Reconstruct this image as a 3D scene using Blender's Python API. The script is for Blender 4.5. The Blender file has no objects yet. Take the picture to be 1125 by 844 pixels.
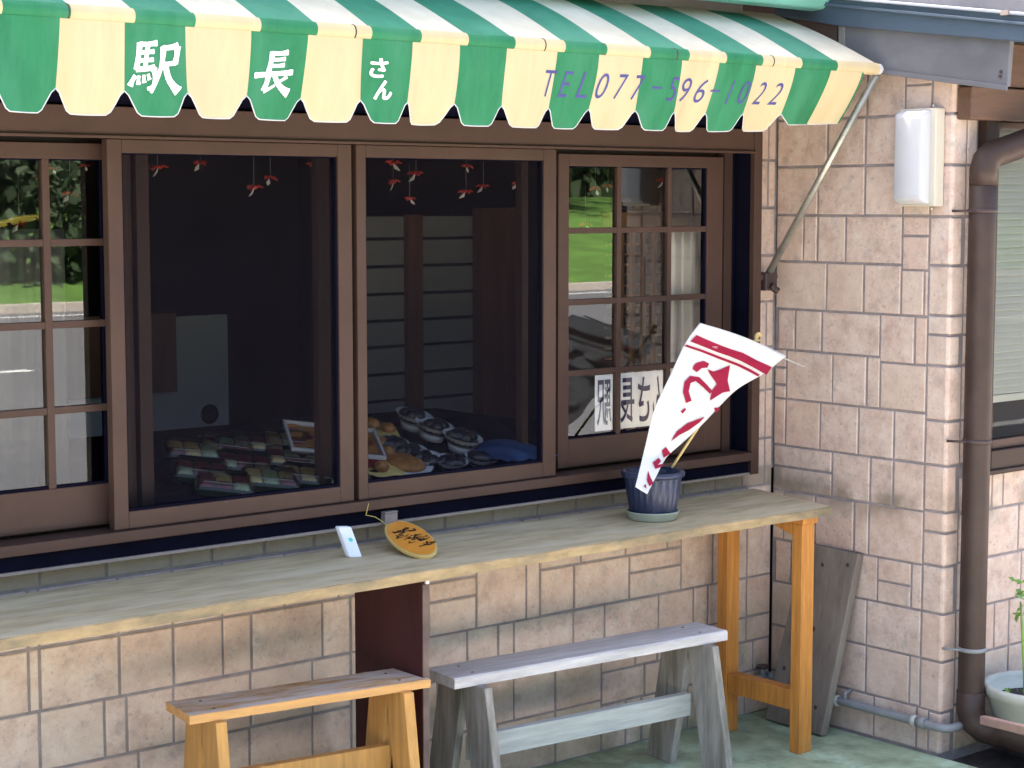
import bpy, math, random
from mathutils import Vector, Matrix
random.seed(7)
R_ = math.radians
S = bpy.context.scene
COL = S.collection

# ------------------------------------------------------------------ camera
CAM = Vector((-4.771, -4.286, 1.75))
F, CX, CY = 2058.0, 562.5, 422.0
_A = Vector((3020 - CX, 221 - CY, F)).normalized()
_B = Vector((-1178 - CX, 222 - CY, F)); _B = (_B - _A * _A.dot(_B)).normalized()
_U = _A.cross(_B)
if _U.y > 0: _U = -_U
RM = Matrix((_A, _B, _U))                       # world = RM @ cam(x right, y down, z forward)
cam = bpy.data.cameras.new('camera'); cam_o = bpy.data.objects.new('camera', cam); COL.objects.link(cam_o)
r = RM @ Vector((1, 0, 0)); u = -(RM @ Vector((0, 1, 0))); b = -(RM @ Vector((0, 0, 1)))
cam_o.matrix_world = Matrix(((r.x, u.x, b.x, CAM.x), (r.y, u.y, b.y, CAM.y), (r.z, u.z, b.z, CAM.z), (0, 0, 0, 1)))
cam.sensor_width = 36; cam.lens = F / 1125 * 36; cam.clip_start = .05; cam.clip_end = 500
S.camera = cam_o

def at(px, py, ax, val):
    """point of the place seen at photo pixel (px,py) on the plane axis ax = val"""
    d = RM @ Vector((px - CX, py - CY, F))
    return CAM + d * ((val - CAM[ax]) / d[ax])

# ------------------------------------------------------------------ light
SUN_EL, SUN_AZ = 64, 350        # azimuth: degrees clockwise from +Y
w = bpy.data.worlds.new('World'); S.world = w; w.use_nodes = True
nt = w.node_tree; bg = nt.nodes['Background']
sky = nt.nodes.new('ShaderNodeTexSky'); sky.sky_type = 'NISHITA'; sky.sun_disc = False
sky.sun_elevation = R_(SUN_EL); sky.sun_rotation = R_(SUN_AZ); sky.air_density = 1; sky.dust_density = 5.0; sky.ozone_density = .6
nt.links.new(sky.outputs[0], bg.inputs[0]); bg.inputs[1].default_value = .12
sun = bpy.data.lights.new('sun', 'SUN'); sun.energy = 4.8; sun.angle = R_(.6); sun.color = (1, .95, .87)
so = bpy.data.objects.new('sun', sun); COL.objects.link(so)
sd = Vector((math.sin(R_(SUN_AZ)) * math.cos(R_(SUN_EL)), math.cos(R_(SUN_AZ)) * math.cos(R_(SUN_EL)), math.sin(R_(SUN_EL))))
so.rotation_euler = sd.to_track_quat('Z', 'Y').to_euler(); so.location = (0, 6, 12)
vs = S.view_settings; vs.view_transform = 'Standard'; vs.look = 'None'; vs.gamma = 1; vs.exposure = 2.7; vs.use_curve_mapping = False

# ------------------------------------------------------------------ object helpers
ORG = {}
def thing(name, label, cat, loc=(0, 0, 0), rz=0, group=None, kind=None):
    o = bpy.data.objects.new(name, None); COL.objects.link(o); o.empty_display_size = .05
    o.location = loc; o.rotation_euler = (0, 0, rz); tag(o, label, cat, group, kind); ORG[o] = (Vector(loc), rz)
    return o
def tag(o, label=None, cat=None, group=None, kind=None):
    for k, v in (('label', label), ('category', cat), ('group', group), ('kind', kind)):
        if v: o[k] = v
    return o

class MB:
    def __init__(s): s.v = []; s.f = []; s.m = []; s.sm = []
    def add(s, vs_, fs, m=0, smooth=False):
        n = len(s.v); s.v += [tuple(p) for p in vs_]
        for f in fs: s.f.append([i + n for i in f]); s.m.append(m); s.sm.append(smooth)
        return s
    def hexa(s, p, m=0):      # p: 4 bottom (ccw from above), 4 top
        return s.add(p, [(3, 2, 1, 0), (4, 5, 6, 7), (0, 1, 5, 4), (1, 2, 6, 5), (2, 3, 7, 6), (3, 0, 4, 7)], m)
    def box(s, x0, x1, y0, y1, z0, z1, m=0):
        return s.hexa([(x0, y0, z0), (x1, y0, z0), (x1, y1, z0), (x0, y1, z0), (x0, y0, z1), (x1, y0, z1), (x1, y1, z1), (x0, y1, z1)], m)
    def quad(s, a, b, c, d, m=0): return s.add([a, b, c, d], [(0, 1, 2, 3)], m)
    def prism(s, poly, d, m=0):     # planar 3D polygon extruded by vector d
        n = len(poly); d = Vector(d); P = [Vector(p) for p in poly]
        fs = [tuple(range(n)), tuple(range(2 * n - 1, n - 1, -1))] + [(i, i + n, (i + 1) % n + n, (i + 1) % n) for i in range(n)]
        return s.add(P + [p + d for p in P], fs, m)
    def tube(s, path, rad, n=12, m=0, cap=True, smooth=True):
        path = [Vector(p) for p in path]; rs = rad if isinstance(rad, (list, tuple)) else [rad] * len(path)
        k0 = len(s.v); ref = None
        for i, p in enumerate(path):
            t = (path[min(i + 1, len(path) - 1)] - path[max(i - 1, 0)]).normalized()
            if ref is None: ref = Vector((0, 0, 1)) if abs(t.z) < .9 else Vector((1, 0, 0))
            a = (ref - t * ref.dot(t)).normalized(); bb = t.cross(a); ref = a
            for j in range(n):
                an = 2 * math.pi * j / n; s.v.append(tuple(p + (a * math.cos(an) + bb * math.sin(an)) * rs[i]))
        for i in range(len(path) - 1):
            for j in range(n):
                s.f.append([k0 + i * n + j, k0 + i * n + (j + 1) % n, k0 + (i + 1) * n + (j + 1) % n, k0 + (i + 1) * n + j]); s.m.append(m); s.sm.append(smooth)
        if cap:
            s.f.append([k0 + j for j in range(n - 1, -1, -1)]); s.m.append(m); s.sm.append(False)
            e = k0 + (len(path) - 1) * n; s.f.append([e + j for j in range(n)]); s.m.append(m); s.sm.append(False)
        return s
    def lathe(s, c, prof, n=40, m=0, rib=None, sx=1, sy=1, smooth=True):   # prof: (r,z)
        k0 = len(s.v); c = Vector(c)
        for (r_, z) in prof:
            for j in range(n):
                a = 2 * math.pi * j / n; rr = r_ * (1 + (rib(j, z) if rib else 0))
                s.v.append((c.x + rr * sx * math.cos(a), c.y + rr * sy * math.sin(a), c.z + z))
        for i in range(len(prof) - 1):
            for j in range(n):
                s.f.append([k0 + i * n + j, k0 + i * n + (j + 1) % n, k0 + (i + 1) * n + (j + 1) % n, k0 + (i + 1) * n + j]); s.m.append(m); s.sm.append(smooth)
        for i, rev in ((0, True), (len(prof) - 1, False)):
            if prof[i][0] > 1e-4:
                q = [k0 + i * n + j for j in range(n)]; s.f.append(q[::-1] if rev else q); s.m.append(m); s.sm.append(False)
        return s
    def grid(s, fn, nu, nv, m=0, smooth=True):
        k0 = len(s.v)
        for i in range(nu + 1):
            for j in range(nv + 1): s.v.append(tuple(fn(i / nu, j / nv)))
        for i in range(nu):
            for j in range(nv):
                a = k0 + i * (nv + 1) + j; s.f.append([a, a + nv + 1, a + nv + 2, a + 1]); s.m.append(m(i, j) if callable(m) else m); s.sm.append(smooth)
        return s
    def build(s, name, mats, parent=None, bevel=0, solid=0, local=False, flip=False):
        if not isinstance(mats, (list, tuple)): mats = [mats]
        org, rz = Vector((0, 0, 0)), 0
        root = parent
        while root is not None and root.parent is not None: root = root.parent
        if root is not None: org, rz = ORG.get(root, (Vector((0, 0, 0)), 0))
        vs2 = s.v
        if not local and root is not None:
            Mi = Matrix.Rotation(-rz, 3, 'Z'); vs2 = [tuple(Mi @ (Vector(p) - org)) for p in s.v]
        me = bpy.data.meshes.new(name); me.from_pydata(vs2, [], s.f); 
        for mt in mats: me.materials.append(mt)
        me.polygons.foreach_set('material_index', s.m); me.polygons.foreach_set('use_smooth', s.sm)
        me.validate(); me.update()
        o = bpy.data.objects.new(name, me); COL.objects.link(o)
        if parent is not None: o.parent = parent
        if solid:
            md = o.modifiers.new('thick', 'SOLIDIFY'); md.thickness = solid; md.offset = 0
        if bevel:
            md = o.modifiers.new('bevel', 'BEVEL'); md.width = bevel; md.segments = 2; md.limit_method = 'ANGLE'; md.angle_limit = R_(40)
        return o

def cr(pts, s):
    n = len(pts) - 1; k = min(int(s * n), n - 1); f = s * n - k
    P = [pts[max(0, min(n, k + d))] for d in (-1, 0, 1, 2)]
    return [.5 * ((2 * P[1][i]) + (-P[0][i] + P[2][i]) * f + (2 * P[0][i] - 5 * P[1][i] + 4 * P[2][i] - P[3][i]) * f * f + (-P[0][i] + 3 * P[1][i] - 3 * P[2][i] + P[3][i]) * f ** 3) for i in (0, 1)]

def copy_tree(o, parent=None):
    c = o.copy(); COL.objects.link(c)
    if parent is not None: c.parent = parent
    for ch in list(o.children): copy_tree(ch, c)
    return c

# ------------------------------------------------------------------ materials
def mat(name, base, rough=.6, var=.2, scale=8, stretch=(1, 1, 1), tint=None, tint_scale=3, tint_amt=.5, bump=0, bump_scale=60, metallic=0, spec=.4, coat=0, world=False, tint_lo=.45, tint_hi=.65):
    m = bpy.data.materials.new(name); m.use_nodes = True; n = m.node_tree.nodes; L = m.node_tree.links
    p = n['Principled BSDF']; p.inputs['Roughness'].default_value = rough; p.inputs['Metallic'].default_value = metallic
    p.inputs['Specular IOR Level'].default_value = spec; p.inputs['Coat Weight'].default_value = coat
    tc = n.new('ShaderNodeTexCoord'); mp = n.new('ShaderNodeMapping'); mp.inputs['Scale'].default_value = stretch
    if world:
        ge = n.new('ShaderNodeNewGeometry'); L.new(ge.outputs['Position'], mp.inputs[0])
    else: L.new(tc.outputs['Object'], mp.inputs[0])
    no = n.new('ShaderNodeTexNoise'); no.inputs['Scale'].default_value = scale; no.inputs['Detail'].default_value = 7; no.inputs['Roughness'].default_value = .62
    L.new(mp.outputs[0], no.inputs[0])
    cr = n.new('ShaderNodeValToRGB'); cr.color_ramp.elements[0].position = .28; cr.color_ramp.elements[1].position = .72
    cr.color_ramp.elements[0].color = [c * (1 - var) for c in base] + [1]; cr.color_ramp.elements[1].color = [min(1, c * (1 + var)) for c in base] + [1]
    L.new(no.outputs['Fac'], cr.inputs[0]); out = cr.outputs[0]
    if tint:
        n2 = n.new('ShaderNodeTexNoise'); n2.inputs['Scale'].default_value = tint_scale; n2.inputs['Detail'].default_value = 6; n2.inputs['Roughness'].default_value = .65
        L.new(mp.outputs[0], n2.inputs[0])
        mr = n.new('ShaderNodeMapRange'); mr.inputs[1].default_value = tint_lo; mr.inputs[2].default_value = tint_hi; mr.inputs[4].default_value = tint_amt
        L.new(n2.outputs['Fac'], mr.inputs[0])
        mx = n.new('ShaderNodeMix'); mx.data_type = 'RGBA'; L.new(mr.outputs[0], mx.inputs[0]); L.new(out, mx.inputs[6]); mx.inputs[7].default_value = list(tint) + [1]
        out = mx.outputs[2]
    L.new(out, p.inputs['Base Color'])
    if bump:
        n3 = n.new('ShaderNodeTexNoise'); n3.inputs['Scale'].default_value = bump_scale; n3.inputs['Detail'].default_value = 5; L.new(mp.outputs[0], n3.inputs[0])
        bp = n.new('ShaderNodeBump'); bp.inputs['Strength'].default_value = bump; bp.inputs['Distance'].default_value = .004
        L.new(n3.outputs['Fac'], bp.inputs['Height']); L.new(bp.outputs[0], p.inputs['Normal'])
    m['out'] = 0; del m['out']
    return m

def tile_mat():
    m = bpy.data.materials.new('tile'); m.use_nodes = True; n = m.node_tree.nodes; L = m.node_tree.links
    p = n['Principled BSDF']; p.inputs['Roughness'].default_value = .5; p.inputs['Specular IOR Level'].default_value = .35
    ge = n.new('ShaderNodeNewGeometry'); pos = ge.outputs['Position']; isl = ge.outputs['Random Per Island']
    # offset noise per tile
    wn = n.new('ShaderNodeTexWhiteNoise'); wn.noise_dimensions = '1D'; L.new(isl, wn.inputs['W'])
    vm = n.new('ShaderNodeVectorMath'); vm.operation = 'MULTIPLY_ADD'; L.new(wn.outputs['Color'], vm.inputs[0]); vm.inputs[1].default_value = (4, 4, 4); L.new(pos, vm.inputs[2])
    def noise(sc, det=6, ro=.65):
        q = n.new('ShaderNodeTexNoise'); q.inputs['Scale'].default_value = sc; q.inputs['Detail'].default_value = det; q.inputs['Roughness'].default_value = ro; L.new(vm.outputs[0], q.inputs[0]); return q.outputs['Fac']
    cr = n.new('ShaderNodeValToRGB'); e = cr.color_ramp.elements
    e[0].position = .30; e[0].color = (.42, .295, .25, 1); e[1].position = .70; e[1].color = (.64, .52, .455, 1)
    k = e.new(.48); k.color = (.545, .405, .345, 1)
    L.new(noise(14, 8, .7), cr.inputs[0])
    # greyish bruises and pale bloom
    def mix(a, col, fac):
        x = n.new('ShaderNodeMix'); x.data_type = 'RGBA'; L.new(fac, x.inputs[0]); L.new(a, x.inputs[6])
        if isinstance(col, tuple): x.inputs[7].default_value = col
        else: L.new(col, x.inputs[7])
        return x.outputs[2]
    def rng(f, lo, hi, amt, lo2=0):
        q = n.new('ShaderNodeMapRange'); q.inputs[1].default_value = lo; q.inputs[2].default_value = hi; q.inputs[3].default_value = lo2; q.inputs[4].default_value = amt; L.new(f, q.inputs[0]); return q.outputs[0]
    c = mix(cr.outputs[0], (.33, .275, .26, 1), rng(noise(22), .53, .70, .7))
    c = mix(c, (.64, .56, .51, 1), rng(noise(17), .56, .74, .6))
    c = mix(c, (.26, .19, .16, 1), rng(noise(75, 3, .6), .60, .70, .5))
    c = mix(c, (.68, .58, .52, 1), rng(noise(48, 4, .7), .58, .72, .5))
    # per-tile warm / pale shift
    c = mix(c, (.55, .37, .285, 1), rng(isl, .5, 1, .4))
    c = mix(c, (.55, .47, .40, 1), rng(wn.outputs['Value'], .6, 1, .35))
    # algae where the wall stays damp: low down near the inner corner
    sx = n.new('ShaderNodeSeparateXYZ'); L.new(pos, sx.inputs[0])
    q = n.new('ShaderNodeTexNoise'); q.inputs['Scale'].default_value = 6; q.inputs['Detail'].default_value = 5; L.new(pos, q.inputs[0])
    def mul(a, b):
        x = n.new('ShaderNodeMath'); x.operation = 'MULTIPLY'
        for i, v in enumerate((a, b)):
            if isinstance(v, (int, float)): x.inputs[i].default_value = v
            else: L.new(v, x.inputs[i])
        return x.outputs[0]
    low = rng(sx.outputs['Z'], .48, .1, 1); inn = rng(sx.outputs['X'], -1.3, -.2, 1); near = rng(sx.outputs['Y'], -.25, -.08, 1)
    alg = mul(mul(mul(low, inn), near), rng(q.outputs['Fac'], .42, .64, .65))
    c = mix(c, (.17, .19, .07, 1), alg)
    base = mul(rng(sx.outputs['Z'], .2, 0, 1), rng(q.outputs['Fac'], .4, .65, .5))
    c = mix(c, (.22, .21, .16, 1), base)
    sill = mul(rng(sx.outputs['Z'], .78, .79, 1), mul(rng(sx.outputs['Z'], .86, .85, 1), rng(sx.outputs['Y'], -.05, -.03, 1)))  # sill course under the window, tinted a darker brown-grey
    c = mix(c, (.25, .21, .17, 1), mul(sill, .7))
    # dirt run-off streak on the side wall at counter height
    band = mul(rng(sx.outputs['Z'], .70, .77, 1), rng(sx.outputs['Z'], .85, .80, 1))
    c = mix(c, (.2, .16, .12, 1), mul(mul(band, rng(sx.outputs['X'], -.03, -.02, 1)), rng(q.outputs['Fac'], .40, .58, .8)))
    L.new(c, p.inputs['Base Color'])
    bp = n.new('ShaderNodeBump'); bp.inputs['Strength'].default_value = .5; bp.inputs['Distance'].default_value = .004
    L.new(noise(60, 6), bp.inputs['Height']); L.new(bp.outputs[0], p.inputs['Normal'])
    return m

def glass_mat(name='window_glass', refl=.10, tint=(.98, .985, .985)):
    m = bpy.data.materials.new(name); m.use_nodes = True; n = m.node_tree.nodes; L = m.node_tree.links
    n.remove(n['Principled BSDF']); out = n['Material Output']
    tr = n.new('ShaderNodeBsdfTransparent'); tr.inputs[0].default_value = list(tint) + [1]
    gl = n.new('ShaderNodeBsdfGlossy'); gl.inputs['Roughness'].default_value = .012
    mx = n.new('ShaderNodeMixShader'); fr = n.new('ShaderNodeFresnel'); fr.inputs[0].default_value = 1.5
    ad = n.new('ShaderNodeMath'); ad.operation = 'ADD'; ad.use_clamp = True; ad.inputs[1].default_value = refl; L.new(fr.outputs[0], ad.inputs[0])
    no = n.new('ShaderNodeTexNoise'); no.inputs['Scale'].default_value = 2.2
    bp = n.new('ShaderNodeBump'); bp.inputs['Strength'].default_value = .012; bp.inputs['Distance'].default_value = .004
    tc = n.new('ShaderNodeTexCoord'); L.new(tc.outputs['Object'], no.inputs[0]); L.new(no.outputs['Fac'], bp.inputs['Height']); L.new(bp.outputs[0], gl.inputs['Normal'])
    L.new(ad.outputs[0], mx.inputs[0]); L.new(tr.outputs[0], mx.inputs[1]); L.new(gl.outputs[0], mx.inputs[2]); L.new(mx.outputs[0], out.inputs[0])
    return m

def screen_mat():
    m = bpy.data.materials.new('insect_mesh'); m.use_nodes = True; n = m.node_tree.nodes; L = m.node_tree.links
    p = n['Principled BSDF']; p.inputs['Base Color'].default_value = (.012, .0105, .015, 1); p.inputs['Roughness'].default_value = .9; p.inputs['Specular IOR Level'].default_value = 0
    tr = n.new('ShaderNodeBsdfTransparent'); mx = n.new('ShaderNodeMixShader'); mx.inputs[0].default_value = .42
    L.new(tr.outputs[0], mx.inputs[1]); L.new(p.outputs[0], mx.inputs[2]); L.new(mx.outputs[0], n['Material Output'].inputs[0])
    return m

def cloth_mat(name, base, trans=.35, var=.06, rough=.75, scale=10, **kw):
    m = mat(name, base, rough, var, scale, bump=.15, bump_scale=250, spec=.15, **kw); n = m.node_tree.nodes; L = m.node_tree.links
    p = n['Principled BSDF']; t = n.new('ShaderNodeBsdfTranslucent'); mx = n.new('ShaderNodeMixShader'); mx.inputs[0].default_value = trans
    src = p.inputs['Base Color'].links[0].from_socket; L.new(src, t.inputs[0])
    L.new(p.outputs[0], mx.inputs[1]); L.new(t.outputs[0], mx.inputs[2]); L.new(mx.outputs[0], n['Material Output'].inputs[0])
    return m

M = {}
M['tile'] = tile_mat()
M['grout'] = mat('grout', (.25, .215, .22), .9, .25, 20, bump=.3)
M['brown_metal'] = mat('brown_aluminium', (.060, .033, .026), .5, .14, 6, spec=.22)
M['brown_dark'] = mat('dark_brown_aluminium', (.038, .021, .017), .5, .12, 6, spec=.2)
M['black'] = mat('black_rubber_and_shade', (.006, .006, .014), .9, .2, 10, spec=0)  # rubber and door pull; also painted shade in the window recesses
M['lip'] = mat('sill_lip', (.25, .2, .18), .5, .2, 8)
M['glass'] = glass_mat()
M['screen'] = screen_mat()
M['green_cloth'] = cloth_mat('green_canvas', (.035, .21, .10), .25, .14, tint=(.07, .26, .15), tint_scale=4, tint_amt=.6, stretch=(2.5, 1, .8))
M['cream_cloth'] = cloth_mat('cream_canvas', (.66, .55, .35), .3, .08, tint=(.52, .39, .21), tint_scale=5, tint_amt=.55, stretch=(3, 1, .6), tint_lo=.5, tint_hi=.75)
M['green_top'] = cloth_mat('faded_green_canvas', (.045, .215, .13), .15, .15, tint=(.10, .28, .19), tint_scale=3, tint_amt=.6)
M['cream_top'] = cloth_mat('faded_cream_canvas', (.68, .62, .49), .2, .1, tint=(.50, .44, .33), tint_scale=4, tint_amt=.4)
M['white_trim'] = cloth_mat('white_piping', (.6, .6, .62), .1)
M['white_paint'] = mat('white_lettering', (.85, .85, .85), .7, .03, 8)
M['blue_paint'] = mat('blue_lettering', (.05, .05, .20), .7, .15, 30)
M['steel'] = mat('steel_tube', (.42, .40, .36), .38, .25, 12, stretch=(1, 1, 3), metallic=.7)
M['dark_iron'] = mat('dark_iron', (.05, .03, .03), .5, .3, 20)
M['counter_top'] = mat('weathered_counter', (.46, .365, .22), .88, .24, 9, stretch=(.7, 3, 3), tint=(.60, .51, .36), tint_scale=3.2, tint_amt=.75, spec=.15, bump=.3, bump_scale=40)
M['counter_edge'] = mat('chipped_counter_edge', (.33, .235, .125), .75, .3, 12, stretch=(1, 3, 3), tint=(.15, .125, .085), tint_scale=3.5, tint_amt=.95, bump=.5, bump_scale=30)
M['orange_wood'] = mat('orange_stained_wood', (.50, .205, .04), .5, .32, 7, stretch=(9, 9, .8), tint=(.36, .13, .025), tint_scale=3, tint_amt=.6, bump=.15, bump_scale=40, spec=.45)
M['bench_orange'] = mat('amber_bench_wood', (.50, .25, .07), .5, .25, 6, stretch=(8, 8, .8), bump=.15, bump_scale=40)
M['bench_seat'] = mat('worn_bench_top', (.47, .26, .10), .75, .3, 7, stretch=(1.2, 6, 6), tint=(.56, .48, .43), tint_scale=3.5, tint_amt=1, tint_lo=.36, tint_hi=.56, spec=.2, bump=.3, bump_scale=30)
M['bench_edge'] = mat('amber_bench_edge', (.56, .29, .10), .5, .2, 6, stretch=(1, 8, 8), bump=.15)
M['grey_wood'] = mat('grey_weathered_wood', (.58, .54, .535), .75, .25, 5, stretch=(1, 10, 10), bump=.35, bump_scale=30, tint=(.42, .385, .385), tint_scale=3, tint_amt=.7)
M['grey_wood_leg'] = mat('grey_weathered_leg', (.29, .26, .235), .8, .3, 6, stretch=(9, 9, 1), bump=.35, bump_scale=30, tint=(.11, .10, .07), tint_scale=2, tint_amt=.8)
M['grey_rail'] = mat('pale_weathered_rail', (.44, .44, .41), .75, .2, 6, stretch=(1, 9, 9), bump=.3, bump_scale=30)
M['panel_wood'] = mat('dark_red_board', (.042, .011, .013), .5, .3, 5, stretch=(4, 4, .7), spec=.2)
M['panel_edge'] = mat('worn_board_edge', (.13, .085, .075), .7, .4, 14)
M['floor'] = mat('green_floor_paint', (.28, .345, .225), .5, .45, 9, tint=(.44, .58, .42), tint_scale=4.2, tint_amt=.85, bump=.2, bump_scale=30, tint_lo=.5, tint_hi=.6)
M['soil'] = mat('dark_soil', (.035, .028, .03), .9, .6, 25, bump=1, bump_scale=60)
M['asphalt'] = mat('asphalt', (.115, .115, .12), .9, .15, 3, bump=.3, bump_scale=80)
M['concrete'] = mat('pale_concrete', (.48, .43, .37), .85, .15, 1.5, bump=.2)
M['grass'] = mat('grass', (.075, .16, .025), .9, .35, 1.2, bump=.5)
M['leaf'] = mat('leaf', (.035, .062, .024), .7, .4, 2, world=True)
M['bark'] = mat('bark', (.10, .075, .05), .9, .4, 12, bump=.5)
M['road_paint'] = mat('road_paint', (.75, .75, .72), .8, .08, 6)
M['plank'] = mat('grey_brown_plank', (.17, .14, .12), .7, .3, 6, stretch=(6, 6, .8), tint=(.25, .22, .195), tint_scale=2.5, tint_amt=.7, bump=.3)
M['pvc'] = mat('grey_pipe', (.20, .205, .215), .45, .15, 10)
M['pvc_light'] = mat('pale_fitting', (.40, .40, .37), .5, .2, 15)
M['downspout'] = mat('brown_downspout', (.040, .023, .019), .5, .2, 8, spec=.3, tint=(.07, .047, .04), tint_scale=5, tint_amt=.4)
M['lamp_cover'] = cloth_mat('milky_cover', (.50, .50, .54), .1, .02, .3)
M['lamp_base'] = mat('lamp_base', (.50, .46, .39), .4, .03, 8)
M['navy'] = mat('navy_plastic', (.014, .022, .062), .38, .25, 18, spec=.5, tint=(.08, .09, .13), tint_scale=8, tint_amt=.5)
M['saucer'] = mat('pale_saucer', (.40, .43, .36), .55, .12, 12)
M['pot_grey'] = mat('grey_green_pot', (.44, .44, .38), .6, .15, 8, bump=.1)
M['flag'] = cloth_mat('white_flag', (.87, .87, .88), .45, .02)
M['flag_red'] = cloth_mat('crimson_print', (.31, .014, .05), .15, .06)
M['bamboo'] = mat('bamboo_stick', (.62, .47, .20), .5, .15, 10)
M['orange_sign'] = mat('varnished_orange_plaque', (.72, .28, .04), .4, .1, 9, stretch=(1, 5, 5))
M['sign_rim'] = mat('plaque_rim', (.66, .46, .16), .5, .1, 9)
M['ink'] = mat('black_ink', (.02, .015, .015), .6, .1, 9)
M['ink_blue'] = mat('navy_ink', (.03, .025, .10), .6, .1, 9)
M['white_plastic'] = mat('white_plastic', (.86, .86, .9), .4, .02, 9)
M['teal_dot'] = mat('teal_sticker', (.12, .66, .58), .5, .05, 9)
M['grey_plastic'] = mat('grey_clip', (.17, .15, .15), .5, .15, 9)
M['string'] = mat('yellow_string', (.50, .42, .12), .8, .1, 9)
M['paper'] = mat('white_paper', (.92, .92, .92), .8, .02, 5)
M['teal_roof'] = mat('teal_gutter', (.22, .56, .47), .4, .08, 5, spec=.5)
M['blue_gutter'] = mat('slate_blue_gutter', (.055, .075, .11), .38, .12, 6, spec=.55)
M['gutter_lip'] = mat('gutter_lip', (.28, .29, .36), .4, .1, 6)
M['sheet'] = mat('grey_sheet_metal', (.11, .108, .125), .6, .25, 3, tint=(.17, .165, .18), tint_scale=2, tint_amt=.6, stretch=(1, 1, 2))
M['sheet_pale'] = mat('pale_sheet_strip', (.20, .19, .18), .6, .15, 8)
M['roof'] = mat('slate_roof', (.17, .17, .21), .6, .2, 4)
M['beam'] = mat('red_brown_beam', (.105, .055, .035), .6, .25, 5, stretch=(1, 8, 8))
M['soffit'] = mat('dark_soffit', (.075, .045, .04), .7, .2, 5)
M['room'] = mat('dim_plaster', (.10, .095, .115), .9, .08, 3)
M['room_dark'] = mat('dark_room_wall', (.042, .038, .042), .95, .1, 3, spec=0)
M['fusuma'] = mat('pale_door_paper', (.40, .40, .41), .85, .05, 4)
M['slats'] = mat('pale_slat', (.25, .245, .225), .8, .08, 5)
M['dark_wood'] = mat('reddish_post', (.15, .06, .035), .55, .2, 5, stretch=(6, 6, .7))
M['lattice'] = mat('amber_lattice', (.45, .21, .07), .5, .15, 7)
M['curtain'] = cloth_mat('cream_curtain', (.80, .75, .66), .3)
M['grey_curtain'] = cloth_mat('grey_curtain', (.16, .16, .145), .35)
M['tray'] = mat('dark_green_tray', (.02, .055, .03), .3, .2, 15)
M['yellow_food'] = mat('yellow_omelette', (.80, .60, .20), .5, .25, 40, spec=.5)
M['maroon_food'] = mat('maroon_rice', (.26, .06, .06), .5, .4, 60)
M['green_food'] = mat('pale_green_rice', (.45, .55, .28), .5, .3, 50)
M['clear'] = glass_mat('clear_lid', .02, (.97, .97, .97))
M['film'] = mat('film_glint', (.4, .4, .4), .2, .1, 30)
M['red_tray'] = mat('red_lacquer_tray', (.30, .02, .03), .3, .15, 10, spec=.6)
M['orange_food'] = mat('orange_stew', (.42, .18, .05), .4, .45, 40)
M['foam'] = mat('white_foam', (.62, .62, .66), .5, .06, 12)
M['dark_food'] = mat('dark_simmered_food', (.022, .02, .03), .3, .6, 50, spec=.7, tint=(.3, .3, .3), tint_scale=30, tint_amt=.6, tint_lo=.62, tint_hi=.7)
M['blue_cloth'] = mat('blue_cloth', (.014, .06, .19), .8, .2, 8)
M['black_cloth'] = mat('black_cloth', (.008, .008, .016), .95, .2, 8, spec=0)
M['red_cloth'] = mat('red_cloth', (.42, .022, .010), .7, .15, 20)
M['white_cloth'] = mat('white_cloth', (.65, .62, .55), .7, .1, 20)
M['blind'] = mat('pale_blind', (.46, .47, .43), .5, .06, 5)
M['pink_board'] = mat('pinkish_timber', (.40, .25, .21), .7, .15, 8, stretch=(6, 1, 6))
M['plant_leaf'] = mat('young_leaf', (.16, .28, .05), .55, .3, 20)
M['yellow_petal'] = mat('yellow_petal', (.65, .50, .08), .6, .1, 20)

# ------------------------------------------------------------------ setting: ground, road, bank
def struct(name, mb, m, **k): return tag(mb.build(name, m, **k), kind='structure')
def sheet(x0, x1, y0, y1, z): return MB().quad((x0, y0, z), (x1, y0, z), (x1, y1, z), (x0, y1, z))
struct('ground', sheet(-150, 150, -150, 60, -.03), M['soil'])
mb = MB(); mb.box(-8, -.006, -1.7, 0.02, -.14, 0); struct('floor', mb, M['floor'], bevel=.006)
mb = MB(); mb.box(-60, 60, -5.2, -1.71, -.2, -.012); struct('pavement', mb, M['concrete'])
mb = MB(); mb.box(-120, 120, -23.5, -5.21, -.2, -.02); struct('road', mb, M['asphalt'])
mb = MB()
for y in (-6.0, -22.6): mb.quad((-120, y - .09, -.016), (120, y - .09, -.016), (120, y + .09, -.016), (-120, y + .09, -.016))
for k in range(-12, 14): mb.quad((k * 8, -14.1, -.016), (k * 8 + 4, -14.1, -.016), (k * 8 + 4, -13.9, -.016), (k * 8, -13.9, -.016))
struct('road_markings', mb, M['road_paint'])
mb = MB(); mb.box(-120, 120, -23.8, -23.51, -.2, .12); struct('kerb', mb, M['concrete'])
def bank(u, v):
    x = -120 + 240 * u; y = -23.81 - 26 * v
    return (x, y, .06 + 1.9 * min(1, v * 1.6) ** .8 + .12 * math.sin(x * .3) * v)
struct('grass_bank', MB().grid(bank, 60, 10), M['grass'])

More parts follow.
